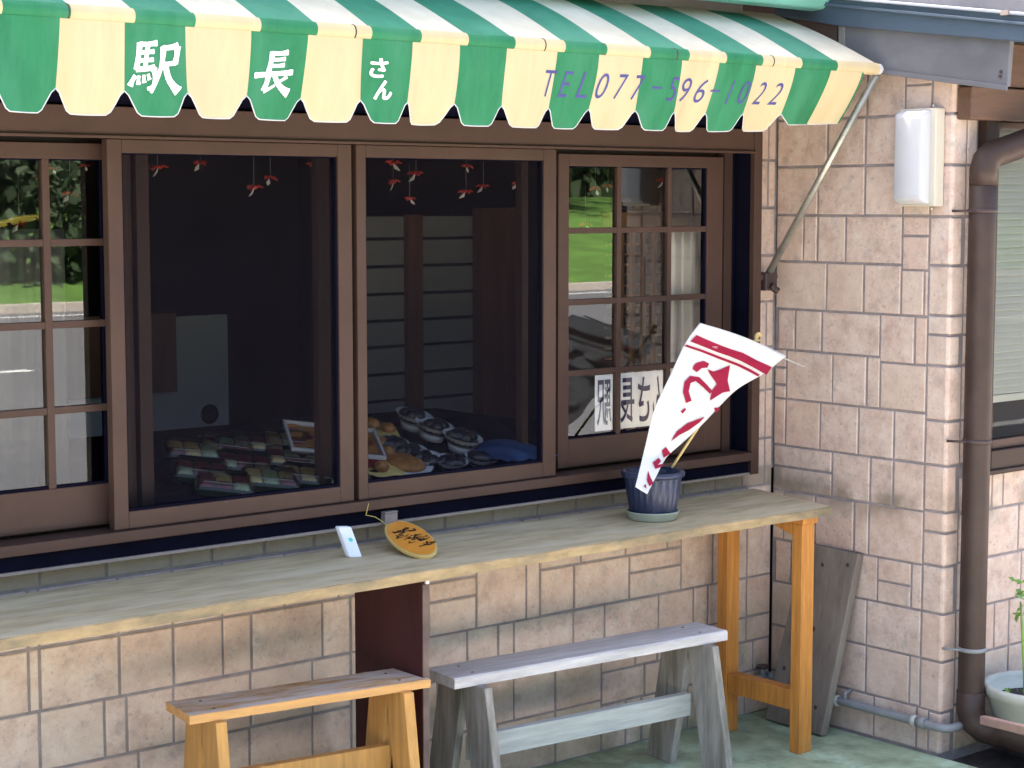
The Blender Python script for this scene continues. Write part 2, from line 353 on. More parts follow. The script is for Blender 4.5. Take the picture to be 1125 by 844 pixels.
# trees across the road, seen in the window glass
def make_tree(x, y, h, label):
    t = thing('broadleaf_tree', label, 'tree', (x, y, 1.2), 0, 'trees on the bank across the road')
    tr = MB(); top = Vector((x + random.uniform(-.4, .4), y, 1.2 + h * .6))
    tr.tube([(x, y, 1.0), (x + .1, y, 1.2 + h * .25), top], [.28, .2, .1], 8)
    for k in range(5):
        a = random.uniform(0, 6.28); tr.tube([(x + .1, y, 1.2 + h * (.22 + .06 * k)), (x + math.cos(a) * 1.6, y + math.sin(a) * 1.6, 1.2 + h * (.4 + .08 * k))], [.09, .03], 6)
    tr.build('trunk', M['bark'], t)
    cr = MB()
    clumps = [(Vector((x, y, 1.2 + h * .55)) + Vector((random.gauss(0, 1.7), random.gauss(0, 1.5), random.uniform(-.42, .42) * h)), random.uniform(.8, 1.6)) for _ in range(22)]
    for c, rr in clumps:
        for _ in range(75):
            d = Vector((random.gauss(0, 1), random.gauss(0, 1), random.gauss(0, .8))).normalized() * rr * random.uniform(.5, 1.05)
            a = Vector((random.gauss(0, 1), random.gauss(0, 1), random.gauss(0, 1))).normalized() * .2
            bb = a.cross(Vector((random.gauss(0, 1), random.gauss(0, 1), random.gauss(0, 1)))).normalized() * .13
            p = c + d; cr.quad(p - a, p + bb, p + a, p - bb)
    cr.build('crown', M['leaf'], t)
tree_words = ['tall', 'low', 'wide', 'slim', 'dense', 'open', 'rounded', 'leaning', 'ragged', 'bushy', 'dark']
for i in range(11):
    make_tree(-4 + i * 5.6 + random.uniform(-1, 1), -34 + random.uniform(-2, 2), random.uniform(9, 13),
              f'{tree_words[i]} leafy tree across the road, number {i + 1} from the left in the window reflection' if False else
              ['leafy tree across the road, at the left end of the row mirrored in the glass',
               'leafy tree across the road beside the leftmost tree of the mirrored row',
               'leafy tree across the road, third along the mirrored row',
               'leafy tree across the road, fourth along the mirrored row',
               'leafy tree across the road, just left of the middle tree of the mirrored row',
               'leafy tree across the road in the middle of the mirrored row',
               'leafy tree across the road, just right of the middle tree of the mirrored row',
               'leafy tree across the road, fourth from the right end of the mirrored row',
               'leafy tree across the road, third from the right end of the mirrored row',
               'leafy tree across the road beside the rightmost tree of the mirrored row',
               'leafy tree across the road, at the right end of the row mirrored in the glass'][i])

hw = MB(); random.seed(11)
for _ in range(9000):
    p = Vector((random.uniform(-30, 90), random.uniform(-44, -41), 1.6 + 9 * random.random() ** 1.3)); a = Vector((random.gauss(0, 1), random.gauss(0, 1), random.gauss(0, 1))).normalized() * .55; bb = a.cross(Vector((random.gauss(0, 1), random.gauss(0, 1), random.gauss(0, 1)))).normalized() * .4
    hw.quad(p - a, p + bb, p + a, p - bb)
tag(hw.build('woodland', M['leaf']), 'dense dark wood behind the trees across the road', 'woodland', kind='stuff')

hg = MB(); random.seed(21)
for _ in range(6000):
    x = random.uniform(2, 15.5); z = .2 + random.random() * (2.6 + .5 * math.sin(x * 1.7)); p = Vector((x, -26 + random.uniform(-.7, .7), z)); a = Vector((random.gauss(0, 1), random.gauss(0, 1), random.gauss(0, 1))).normalized() * .16; bb = a.cross(Vector((random.gauss(0, 1), random.gauss(0, 1), random.gauss(0, 1)))).normalized() * .11
    hg.quad(p - a, p + bb, p + a, p - bb)
tag(hg.build('hedge', M['leaf']), 'dark clipped hedge across the road, mirrored in the leftmost grid window', 'hedge')

# ------------------------------------------------------------------ tiled building
bld = thing('shop_building', 'single storey shop clad in beige stone-look tiles with brown windows', 'building', (0, 0, 0))
def tiles(mb, rects, fn, g=.0042, d=.004, bv=.0028):
    """each tile: bevelled slab raised from the grout; fn(u,v,h) maps to the wall"""
    for (u0, u1, v0, v1) in rects:
        j = lambda: random.uniform(-.0008, .0008)
        a0, a1, b0, b1 = u0 + g + j(), u1 - g + j(), v0 + g + j(), v1 - g + j()
        if a1 - a0 < .008 or b1 - b0 < .008: continue
        P = [fn(a0, b0, 0), fn(a1, b0, 0), fn(a1, b1, 0), fn(a0, b1, 0)]
        hh = d + random.uniform(-.001, .001); tl = [random.uniform(-.0007, .0007) for _ in range(4)]
        m_ = [fn(a0, b0, hh - bv * .6), fn(a1, b0, hh - bv * .6), fn(a1, b1, hh - bv * .6), fn(a0, b1, hh - bv * .6)]
        Q = [fn(a0 + bv, b0 + bv, hh + tl[0]), fn(a1 - bv, b0 + bv, hh + tl[1]), fn(a1 - bv, b1 - bv, hh + tl[2]), fn(a0 + bv, b1 - bv, hh + tl[3])]
        n = len(mb.v); mb.v += [tuple(p) for p in P + m_ + Q]
        for k in range(4):
            k2 = (k + 1) % 4
            for o in (0, 4): mb.f.append([n + o + k, n + o + k2, n + o + 4 + k2, n + o + 4 + k]); mb.m.append(0); mb.sm.append(False)
        mb.f.append([n + 8, n + 9, n + 10, n + 11]); mb.m.append(0); mb.sm.append(False)

def course(z0, z1, js): return [(a, b_, z0, z1) for a, b_ in zip(js[:-1], js[1:])]
def rnd_joints(a, b_, lo=.07, hi=.24):
    out = [a]
    while b_ - out[-1] > hi * 1.2: out.append(out[-1] + random.choice([random.uniform(lo, .1), random.uniform(.14, hi), random.uniform(.14, hi)]))
    return out + [b_]
# main wall, below and beside the window
rA = []
rA += course(.637, .789, rnd_joints(-4.2, -2.74) [:-1] + [-2.74, -2.71, -2.489, -2.331, -2.179, -1.98, -1.80])
rA += course(.475, .637, rnd_joints(-4.2, -2.74)[:-1] + [-2.74, -2.711, -2.489, -2.331, -2.179, -2.088, -1.857, -1.76])
rA += course(.32, .475, rnd_joints(-4.2, -2.9)[:-1] + [-2.9, -2.714, -2.534, -2.471, -2.333, -2.094, -1.891, -1.76])
rA += course(.16, .32, rnd_joints(-4.2, -2.7)[:-1] + [-2.7, -2.438, -2.21, -2.1, -1.893, -1.76])
rA += course(0, .16, rnd_joints(-4.2, -1.76))
rA += [(-1.80, -1.301, .637, .789), (-1.76, -1.483, .475, .637), (-1.483, -1.301, .475, .579), (-1.483, -1.301, .579, .637)]
rA += course(.475, .70, [-1.301, -1.105, -1.049]) + course(.70, .789, [-1.301, -1.12, -1.049])
rA += course(.622, .789, [-1.049, -.88, -.687, -.50, -.435]) + course(.477, .622, [-1.049, -.908, -.67]) + [(-.67, -.435, .563, .622), (-.67, -.435, .477, .563)]
rA += course(.477, .70, [-.435, -.285, -.12, 0]) + course(.70, .789, [-.435, -.30, -.12, 0])
rA += course(.34, .477, [-1.76, -1.52, -1.337, -1.217, -1.155, -.911, -.777, -.538, -.375, -.306, -.12, 0])
rA += course(.168, .34, [-1.76, -1.45, -1.268, -1.155, -.986, -.79]) + course(.255, .34, [-.79, -.64, -.541, -.42, -.308, -.12, 0]) + course(.15, .255, [-.79, -.60, -.493, -.306, -.19, -.083, 0])
rA += course(0, .168, [-1.76, -1.5, -1.222, -.986, -.79]) + course(0, .15, [-.79, -.683, -.613, -.40, -.25, -.122, 0])
rA += course(.789, .843, [-4.2, -3.9, -3.6, -3.3, -3.05, -2.88, -2.705, -2.52, -2.335, -2.21, -2.045, -1.88, -1.70, -1.60, -1.42, -1.24, -1.06, -.90, -.745, -.59, -.43, -.28, -.148])
zs = [.789, .948, 1.114, 1.26, 1.415, 1.57, 1.73, 1.888, 2.04, 2.2]
for z0, z1 in zip(zs[:-1], zs[1:]): rA += course(z0, z1, [-.148, -.036, 0] if (z1 < 1.5 or z1 > 1.85) else [-.148, 0])
WY0 = .006
fA = lambda u_, v_, h: (u_, -h + WY0, v_)
mb = MB()
tiles(mb, rA, fA)
g = MB()
g.box(-6, 0, WY0, .14, -.1, .843, 1); g.box(-.147, .14, WY0, .14, .843, 2.6, 1); g.box(-6, -3.35, WY0, .14, .843, 2.6, 1); g.box(-3.35, -.147, WY0, .14, 2.03, 2.6, 1)
mb.add(g.v, g.f, 1)
fw = mb.build('front_wall', [M['tile'], M['grout']], bld)

# side wall (return) facing -x ; u = distance from the inner corner towards the street
Zc = [0, .14, .30, .453, .60, .772, .925, 1.085, 1.24, 1.39, 1.55, 1.705, 1.865, 2.02, 2.18]
rB = course(0, .14, [0, .12, .25, .453, .626, .672]) + course(.14, .30, [0, .19, .416, .594, .636]) + course(.30, .453, [0, .19, .416, .636])
rB += course(.453, .60, [0, .016, .086, .186, .30, .458]) + [(.458, .594, .453, .524), (.458, .594, .524, .60), (.594, .636, .453, .60)]
rB += course(.60, .772, [0, .05, .19, .356, .417, .636])
rB += [(0, .259, .772, .853), (0, .259, .853, .925)] + course(.772, .925, [.259, .42, .513, .636])
rB += course(.925, 1.085, [0, .053, .205, .367, .512, .636])
rB += [(0, .054, 1.085, 1.132), (0, .054, 1.132, 1.19), (0, .054, 1.19, 1.252)] + course(1.085, 1.252, [.054, .255, .398, .453]) + [(.453, .636, 1.085, 1.236)]
rB += course(1.252, 1.39, [0, .012, .091, .206, .449]) + course(1.236, 1.39, [.449, .587, .636])
rB += course(1.39, 1.55, [0, .223, .379, .530]) + [(.53, .62, 1.39, 1.535), (.62, .636, 1.39, 1.535)]
rB += course(1.55, 1.705, [0, .121, .181, .30, .531]) + [(.531, .636, 1.535, 1.643), (.531, .636, 1.643, 1.705)]
rB += course(1.705, 1.865, [0, .18, .377, .53, .636]) + course(1.865, 2.02, [0, .219, .377, .53, .636])
rB += course(2.02, 2.18, [0, .1, .24, .38, .532]) + [(.532, .636, 2.02, 2.112), (.532, .636, 2.112, 2.18)]
czs = [0, .135, .299, .453, .605, .712, .778, .925, 1.066, 1.239, 1.335, 1.396, 1.552, 1.704, 1.863, 2.02, 2.18]
WL = .72
colB = [(.636, WL, a, b_) for a, b_ in zip(czs[:-1], czs[1:])]
colB[0] = (.672, WL, 0, .135)
fB = lambda u_, v_, h: (-h + .006, -u_, v_)
mb = MB(); tiles(mb, rB, fB)
# corner pieces wrap round the outer corner: one folded tile each, rounded nose
def corner_piece(u0, z0, z1, x1, g=.0042, d=.004):
    a, b0, b1 = u0 + g, z0 + g, z1 - g; ex = x1 - g; yy = -WL
    prof = [(.006, -a), (.006 - d * .6, -a), (.006 - d, -a - .004), (.006 - d, yy + .010), (.006 - d + .003, yy + .003), (.006 - d + .010, yy - 0), (ex - .004, yy), (ex, yy + .003), (ex, yy + .006)]
    n = len(mb.v)
    for (zz, ins) in ((b0, .0), (b0 + .003, 1), (b1 - .003, 1), (b1, 0)):
        for (x, y) in prof:
            if ins == 0:
                x2 = min(x + .003, .006) if x < .003 else x; y2 = y + .003 if y < yy + .004 else y
                mb.v.append((x2, y2, zz))
            else: mb.v.append((x, y, zz))
    k = len(prof)
    for r_ in range(3):
        for c in range(k - 1): mb.f.append([n + r_ * k + c, n + r_ * k + c + 1, n + (r_ + 1) * k + c + 1, n + (r_ + 1) * k + c]); mb.m.append(0); mb.sm.append(False)
for i, (u0, u1, z0, z1) in enumerate(colB): corner_piece(u0, z0, z1, .075 if i % 3 else .06)
g = MB(); g.box(.006, .13, -WL + .006, -.0, -.1, 2.6, 1); mb.add(g.v, g.f, 1)
mb.build('side_wall', [M['tile'], M['grout']], bld)

# wing wall facing the street to the right of the downspout
mb = MB(); rC = []
zz = [0, .15, .30, .455, .61, .766, .885]
cj = {0: [.075, .2, .38, .55, .8], 1: [.075, .205, .36, .55, .8], 2: [.075, .2, .28, .36, .52, .8], 3: [.075, .215, .42, .6, .8], 4: [.075, .21, .40, .55, .8], 5: [.075, .25, .31, .45, .8]}
for i in range(6): rC += course(zz[i], zz[i + 1], cj[i][:1] + [q for q in cj[i][1:]] + [1.0, 1.2, 1.35, 1.5])
for z0, z1 in zip(czs[7:-1], czs[8:]): rC += [(.075, .13, max(z0, .885), z1)]
rC += course(2.06, 2.18, [.13, .4, .7, 1.0, 1.5])
fC = lambda u_, v_, h: (u_, -WL + .006 - h, v_)
tiles(mb, rC, fC)
g = MB(); g.box(.13, 1.5, -WL + .006, -WL + .13, -.1, .885, 1); g.box(.13, .135, -WL + .006, -WL + .13, .885, 2.6, 1); g.box(.135, 1.5, -WL + .006, -WL + .13, 2.06, 2.6, 1)
mb.add(g.v, g.f, 1); mb.build('wing_wall', [M['tile'], M['grout']], bld)

# rooms, roofs, beam
mb = MB()
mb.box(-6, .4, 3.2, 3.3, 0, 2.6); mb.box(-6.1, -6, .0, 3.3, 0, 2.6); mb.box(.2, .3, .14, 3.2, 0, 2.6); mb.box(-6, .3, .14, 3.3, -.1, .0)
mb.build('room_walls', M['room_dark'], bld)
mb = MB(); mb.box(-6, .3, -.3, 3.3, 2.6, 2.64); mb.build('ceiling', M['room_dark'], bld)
mb = MB(); mb.hexa([(-7, -.17, 2.46), (-.06, -.17, 2.46), (-.06, 3.4, 3.9), (-7, 3.4, 3.9), (-7, -.17, 2.52), (-.06, -.17, 2.52), (-.06, 3.4, 3.96), (-7, 3.4, 3.96)])
mb.box(-7, -.06, -.16, .14, 2.44, 2.458); mb.build('roof', M['roof'], bld)
RS = .133                                                # fall of the wing roof towards the street
def rz_(y, z0=2.375): return z0 + RS * (y + .05)
def slope_box(mb, x0, x1, y0, y1, h0, h1, m=0):          # box whose bottom and top follow the roof fall
    return mb.hexa([(x0, y0, rz_(y0) + h0), (x1, y0, rz_(y0) + h0), (x1, y1, rz_(y1) + h0), (x0, y1, rz_(y1) + h0), (x0, y0, rz_(y0) + h1), (x1, y0, rz_(y0) + h1), (x1, y1, rz_(y1) + h1), (x0, y1, rz_(y1) + h1)], m)
mb = MB(); slope_box(mb, -.05, 2.5, -1.06, 3.2, .04, .085); mb.build('roof', M['roof'], bld)
mb = MB(); slope_box(mb, .0, 2.4, -1.0, -.02, .0, .012); mb.build('soffit', M['soffit'], bld)
mb = MB(); mb.box(.014, 2.0, -.775, -.7225, 2.0, 2.10); mb.box(.014, 2.0, -.765, -.7225, 2.105, 2.24); mb.build('beam', M['beam'], bld, bevel=.004)
mb = MB(); mb.box(-.62, -.0, -.05, -.003, 2.19, 2.44); mb.box(-.055, -.003, -.30, -.055, 2.17, 2.34); mb.build('eave_board', M['soffit'], bld)
# bargeboard of grey sheet metal under the sloping roof edge
def rib_poly(name, m, x0, x1, pts, par=None, bevel=.002):
    mb = MB(); mb.prism([(x0, p.y, p.z) for p in pts], (x1 - x0, 0, 0)); return mb.build(name, m, par or bld, bevel=bevel)
P_ = lambda px, py: at(px, py, 0, -.055)
bb = rib_poly('barge_board', M['sheet'], -.055, -.035, [P_(924, 27), P_(924, 73), P_(973, 78), P_(1106, 95), P_(1110, 43)])
tag(bb, label='stained grey sheet metal barge board')
rib_poly('hem', M['sheet'], -.062, -.054, [P_(924, 72.5), P_(924, 77), P_(973, 82), P_(1107, 100), P_(1107.5, 94), P_(973, 76.5)], bb)
rib_poly('end_strip', M['sheet_pale'], -.060, -.0555, [P_(922, 27), P_(922, 72), P_(929, 72.5), P_(929, 28)], bb)
mb = MB()
for (px, py) in ((1099, 84), (1100, 79)): p = P_(px, py); mb.tube([p, p + Vector((-.004, 0, 0))], .005, 10)
mb.build('rivet', M['dark_iron'], bb)
Q_ = lambda px, py: at(px, py, 0, -.075)
vt = rib_poly('verge_trim', M['blue_gutter'], -.075, -.03, [Q_(845, 6), Q_(845, 16.5), Q_(923, 29), Q_(1135, 47.5), Q_(1135, 17), Q_(950, .5), Q_(845, -9)], bevel=.004)
tag(vt, label='slate blue metal roof edge trim')
rib_poly('ledge', M['blue_gutter'], -.088, -.0755, [Q_(845, -3), Q_(845, .5), Q_(950, 11), Q_(1135, 29), Q_(1135, 25.5), Q_(950, 7.5)], vt, .002)
rib_poly('lip', M['gutter_lip'], -.090, -.0755, [Q_(845, -10), Q_(845, -7.5), Q_(950, 2), Q_(1135, 18), Q_(1135, 14.5), Q_(950, -1)], vt, .002)
p = Q_(1107, 14); mb = MB(); mb.box(-.094, -.08, p.y - .015, p.y + .012, p.z - .008, p.z + .006); mb.build('clip', M['lip'], vt)
rib_poly('upper_siding', M['sheet'], -.068, -.03, [Q_(845, -9), Q_(950, -.5), Q_(1135, 15.5), Q_(1135, -60), Q_(845, -60)])

tg = thing('roof_gutter', 'pale teal gutter with a rounded end above the awning', 'gutter', (-1, -.25, 2.4))
mb = MB(); n = 6
prof = [(-.17, 2.45), (-.17, 2.375), (-.21, 2.362), (-.26, 2.365), (-.285, 2.39), (-.29, 2.45)]
mb.add([(-7, *p) for p in prof] + [(.0, *p) for p in prof] + [(.03, p[0] * .8 - .046, p[1] * .6 + .968) for p in prof], [(i, (i + 1) % n, (i + 1) % n + n, i + n) for i in range(n)] + [(i + n, (i + 1) % n + n, (i + 1) % n + 2 * n, i + 2 * n) for i in range(n)] + [tuple(range(n - 1, -1, -1)), tuple(range(2 * n, 3 * n))])
mb.build('trough', M['teal_roof'], tg, bevel=.006)

# ------------------------------------------------------------------ shop window (part of the building)
WX0, WX1 = -3.31, -.148
def frame_rect(mb, x0, x1, z0, z1, wl, wr, wb, wt, y0, y1):
    mb.box(x0, x0 + wl, y0, y1, z0, z1); mb.box(x1 - wr, x1, y0, y1, z0, z1)
    mb.box(x0 + wl, x1 - wr, y0, y1, z0, z0 + wb); mb.box(x0 + wl, x1 - wr, y0, y1, z1 - wt, z1)
win = MB()
win.box(WX1 - .037, WX1, -.072, -.052, .845, 2.06); win.box(WX1 - .010, WX1 - .0005, -.0515, .12, .845, 2.06); win.box(WX0, WX0 + .037, -.072, .12, .845, 2.06)
win.box(WX0 + .037, WX1 - .037, -.068, .12, 1.909, 1.985)                 # head
win.box(WX0 + .037, WX1 - .037, -.078, -.069, 1.906, 1.914)
win.box(WX0 + .037, WX1 - .037, -.082, .12, .893, .921)                  # outer sill
win = win.build('window', M['brown_metal'], bld, bevel=.002)
mb = MB(); mb.box(WX0 + .037, WX1 - .037, -.058, .12, .852, .892); mb.build('sill_shade_strip', M['black'], win)  # near-black strip: shade under the projecting sill put into its colour
mb = MB(); mb.box(WX0 + .037, WX1 - .037, -.066, -.0, .8435, .8515); mb.build('drip_lip', M['lip'], win, bevel=.001)
mb = MB(); mb.box(WX0, WX1, -.05, .0, 1.99, 2.03); mb.build('shadow_gap', M['black'], win)  # black strip painted in as the shade above the window head
mb = MB(); mb.box(WX0, WX1 + .01, -.10, .0, 2.032, 2.20); mb.build('shutter_box', M['brown_dark'], win, bevel=.003)
# head and sill tracks inside
mb = MB()
for y in (.028, ): mb.box(WX0 + .037, WX1 - .037, y, y + .006, .921, .93); mb.box(WX0 + .037, WX1 - .037, y, y + .006, 1.895, 1.909)
mb.box(-.262, -.225, -.01, .03, .921, 1.909); mb.build('track', M['brown_dark'], win)
mb = MB(); mb.box(-.224, -.159, .02, .05, .921, 1.909); mb.box(-.182, -.159, -.051, .0195, .921, 1.909); mb.build('jamb_shade', M['black'], win)  # black boxes stand in for the deep shade beside the jamb
def sash(name, x0, x1, z0, z1, wl, wr, wb, wt, y0, y1, m, fill, fill_name, bars_v=(), bars_h=()):
    mb = MB(); frame_rect(mb, x0, x1, z0, z1, wl, wr, wb, wt, y0, y1)
    s = mb.build(name, m, win, bevel=.002)
    f = MB(); ym = (y0 + y1) / 2
    f.quad((x0 + wl - .002, ym, z0 + wb - .002), (x1 - wr + .002, ym, z0 + wb - .002), (x1 - wr + .002, ym, z1 - wt + .002), (x0 + wl - .002, ym, z1 - wt + .002)); f.build(fill_name, fill, win)
    gk = MB(); frame_rect(gk, x0 + wl + .0003, x1 - wr - .0003, z0 + wb + .0003, z1 - wt - .0003, .004, .006, .006, .003, y0 + .006, y1 - .004); gk.build('gasket', M['black'], win)
    if bars_v or bars_h:
        q = MB(); xs = sorted(bars_v)
        for a, b_ in xs: q.box(a, b_, y0 + .002, y1 - .002, z0 + wb, z1 - wt)
        edges = [x0 + wl] + [e for ab in xs for e in ab] + [x1 - wr]
        for a, b_ in bars_h:
            for k in range(0, len(edges), 2): q.box(edges[k], edges[k + 1], y0 + .003, y1 - .003, a, b_)
        q.build('glazing_bars', m, win, bevel=.0015)
hb = [(1.652, 1.670), (1.432, 1.450), (1.213, 1.231)]
sash('glazed_sash', -.985, -.264, .931, 1.895, .043, .074, .088, .037, -.006, .022, M['brown_metal'], M['glass'], 'window_pane', [(-.738, -.719), (-.516, -.499)], hb)
sash('glazed_sash', -3.27, -2.46, .931, 1.895, .05, .05, .105, .040, -.006, .022, M['brown_metal'], M['glass'], 'window_pane', [(-2.90, -2.88), (-2.676, -2.656)], [(1.640, 1.658), (1.436, 1.454), (1.222, 1.240)])
sash('screen_sash', -2.53, -1.791, .922, 1.905, .041, .046, .045, .034, -.064, -.036, M['brown_metal'], M['screen'], 'insect_screen')
sash('screen_sash', -1.775, -1.045, .922, 1.905, .032, .050, .046, .034, -.064, -.036, M['brown_metal'], M['screen'], 'insect_screen')
for a, b_, y in ((-2.455, -2.425, .03), (-2.42, -2.405, .045), (-2.400, -2.362, .03), (-1.84, -1.80, .03), (-1.78, -1.745, .035), (-1.10, -1.075, .03)): q = MB(); q.box(a, b_, y, y + .03, .921, 1.909); q.build('inner_stile', M['brown_dark'], win, bevel=.002)
for a in ((-1.0425, -1.032, 1.72, 1.80), (-1.788, -1.780, 1.05, 1.07), (-1.788, -1.780, .985, 1.0)): q = MB(); q.box(a[0], a[1], -.03, -.02, a[2], a[3]); q.build('latch', M['steel'], win)

# side window of the wing
wm = MB(); yw = -WL - .03
frame_rect(wm, .135, 1.4, .885, 2.06, .06, .06, .075, .06, yw, -WL + .06)
wm.box(.135, 1.4, yw - .012, yw, .885, .90)
w2 = wm.build('window', M['brown_dark'], bld, bevel=.003)
mb = MB(); frame_rect(mb, .196, 1.34, .961, 1.999, .03, .03, .03, .02, yw + .02, yw + .045); mb.build('sash', M['brown_metal'], w2, bevel=.002)
mb = MB(); mb.quad((.2, yw + .035, .985), (1.33, yw + .035, .985), (1.33, yw + .035, 1.99), (.2, yw + .035, 1.99)); mb.build('window_pane', glass_mat('side_glass', -.045), w2)
mb = MB()
z = 1.13
while z < 1.98:
    mb.hexa([(.22, yw + .060, z), (1.32, yw + .060, z), (1.32, yw + .073, z + .008), (.22, yw + .073, z + .008), (.22, yw + .060, z + .002), (1.32, yw + .060, z + .002), (1.32, yw + .073, z + .0235), (.22, yw + .073, z + .0235)]); z += .0225
mb.box(.22, 1.32, yw + .055, yw + .076, 1.105, 1.128); mb.build('blind', M['blind'], w2)
mb = MB(); mb.box(.2, 1.34, yw + .12, yw + .13, .9, 2.0); mb.build('dark_backing', M['room_dark'], w2)

# ------------------------------------------------------------------ interior things
t = thing('display_table', 'black cloth covered table of food just inside the shop window', 'table', (-1.5, .6, 0))
TZ = .972
mb = MB(); mb.box(-2.9, -.45, .10, 1.35, TZ - .03, TZ); mb.build('tabletop', M['black_cloth'], t, bevel=.004)
mb = MB(); mb.box(-2.88, -.47, .115, .12, .15, TZ - .03); mb.build('cloth_skirt', M['black_cloth'], t)
for x in (-2.85, -.5):
    for y in (.15, 1.3): q = MB(); q.box(x - .02, x + .02, y - .02, y + .02, 0, TZ - .031); q.build('leg', M['dark_wood'], t)

p0 = at(195, 348, 1, 1.6); p1 = at(250, 348, 1, 1.6); hd = at(230, 455, 1, 1.6)
t = thing('sliding_door', 'pale paper sliding door with round dark pull in the dark room', 'door', (p0.x, 1.6, 0))
mb = MB(); mb.box(p0.x - .75, p1.x, 1.6, 1.63, .05, p0.z); mb.build('door_leaf', M['fusuma'], t, bevel=.003)
mb = MB(); mb.lathe((0, 0, 0), [(.036, 0), (.036, .006), (.03, .008), (.026, .003)], 24)
mb.v = [(hd.x + v[0], 1.6 - v[2], hd.z + v[1]) for v in mb.v]; mb.build('pull', M['black'], t)
q0 = at(170, 345, 1, 1.58); q1 = at(194, 430, 1, 1.58)
mb = MB(); mb.box(p0.x - .75, q1.x, 1.575, 1.598, q1.z, q0.z); mb.build('wood_inlay', M['dark_wood'], t)

s0 = at(397, 235, 1, 1.3); s1 = at(526, 480, 1, 1.3)
t = thing('slatted_partition', 'pale partition of eight broad horizontal boards behind the food display', 'partition', ((s0.x + s1.x) / 2, 1.3, 0))
edges = [at(460, y, 1, 1.3).z for y in (236, 262, 292, 322, 351, 379, 409, 438, 467)] + [.4]
mb = MB()
for a, b_ in zip(edges[1:], edges[:-1]): mb.box(s0.x - .12, s1.x, 1.3, 1.32, a + .006, b_ - .006)
mb.build('boards', M['slats'], t, bevel=.002)
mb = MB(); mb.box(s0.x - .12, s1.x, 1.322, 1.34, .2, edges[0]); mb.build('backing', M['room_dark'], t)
a = at(447, 300, 1, 1.28).x; b_ = at(463, 300, 1, 1.28).x
mb = MB(); mb.box(a, a + .035, 1.27, 1.298, .2, edges[0]); mb.box(b_ - .03, b_, 1.27, 1.298, .2, edges[0]); mb.build('batten', M['dark_wood'], t)
a = at(526, 300, 1, 1.25).x; b_ = at(570, 300, 1, 1.25).x
mb = MB(); mb.box(a, a + (b_ - a) * .55, 1.22, 1.29, .0, s0.z + .02); mb.box(a + (b_ - a) * .57, b_, 1.225, 1.285, .0, s0.z + .02); mb.build('end_post', M['dark_wood'], t, bevel=.004)

t = thing('lattice_screen', 'amber wooden lattice screen behind the grid window', 'screen', (-.5, .45, 0))
mb = MB()
x0 = at(684, 300, 1, .45).x; x1 = at(732, 300, 1, .45).x
for k in range(5): x = x0 + (x1 - x0) * k / 4; mb.box(x - .008, x + .008, .45, .466, .95, 1.66)
mb.build('upright', M['lattice'], t)
mb = MB(); z = .99
while z < 1.62: mb.box(x0 - .06, x1 + .02, .4665, .474, z - .004, z + .004); z += .036
mb.build('crossbars', M['lattice'], t)
mb = MB(); mb.box(x0 - .08, x1 + .10, .43, .47, 1.663, 1.715); mb.box(x1 + .005, x1 + .05, .44, .47, .95, 1.662); mb.build('frame', M['lattice'], t, bevel=.003)
def curtain(name, label, x0, x1, y, z0, z1, m, waves):
    f = lambda u_, v_: (x0 + (x1 - x0) * u_, y + .02 * math.sin(u_ * waves * 6.28) * (.6 + .4 * v_) + .006 * math.sin(u_ * waves * 15), z1 + (z0 - z1) * v_)
    o = MB().grid(f, 60, 6).build(name, m, solid=.002); tag(o, label, 'curtain')
curtain('curtain', 'narrow cream curtain hanging at the right of the grid window', at(737, 300, 1, .06).x, at(776, 300, 1, .06).x, .065, .98, 1.66, M['curtain'], 3)
curtain('curtain', 'grey curtain hanging behind the grid window at the left edge', -3.0, -2.52, .2, .97, 1.68, M['grey_curtain'], 5)

# hanging cloth ornaments
orn0 = None; orn_spots = [
 ('left screened pane', [(173, 179), (220, 174), (279, 201), (297, 191), (343, 177), (355, 192)]),
 ('right screened pane', [(431, 174), (457, 186), (432, 195), (450, 215), (514, 179), (512, 207), (531, 201), (568, 198)]),
 ('right grid window', [(668, 201), (643, 243), (729, 194), (654, 203)]),
 ('left grid window', [(57, 182), (44, 193), (93, 179), (77, 208), (21, 240)])]
ordw = ['first', 'second', 'third', 'fourth', 'fifth', 'sixth', 'seventh', 'eighth']
def make_ornament():
    t = thing('hanging_ornament', 'x', 'ornament', (0, 0, 0), 0, 'red cloth ornaments hanging inside the windows')
    mb = MB()
    for k in range(6):
        a = k * 1.05 + random.uniform(-.2, .2); c_, s_ = math.cos(a), math.sin(a); l_ = random.uniform(.018, .034); z_ = random.uniform(-.030, .004)
        mb.add([(0, 0, -.010), (l_ * .6 * c_ - .010 * s_, l_ * .6 * s_ + .010 * c_, -.006 + z_ * .4), (l_ * c_, l_ * s_, z_ - .010), (l_ * .6 * c_ + .010 * s_, l_ * .6 * s_ - .010 * c_, -.010 + z_ * .5)], [(0, 1, 2, 3)])
    mb.build('red_petals', M['red_cloth'], t, local=True, solid=.004)
    mb = MB(); mb.add([(.004, -.004, -.020), (.020, -.010, -.034), (.026, -.002, -.048), (.008, .002, -.040)], [(0, 1, 2, 3)]); mb.build('white_tag', M['white_cloth'], t, local=True, solid=.003)
    mb = MB(); mb.tube([(0, 0, -.008), (0, 0, .17)], .0009, 6); mb.build('thread', M['grey_plastic'], t, local=True)
    return t
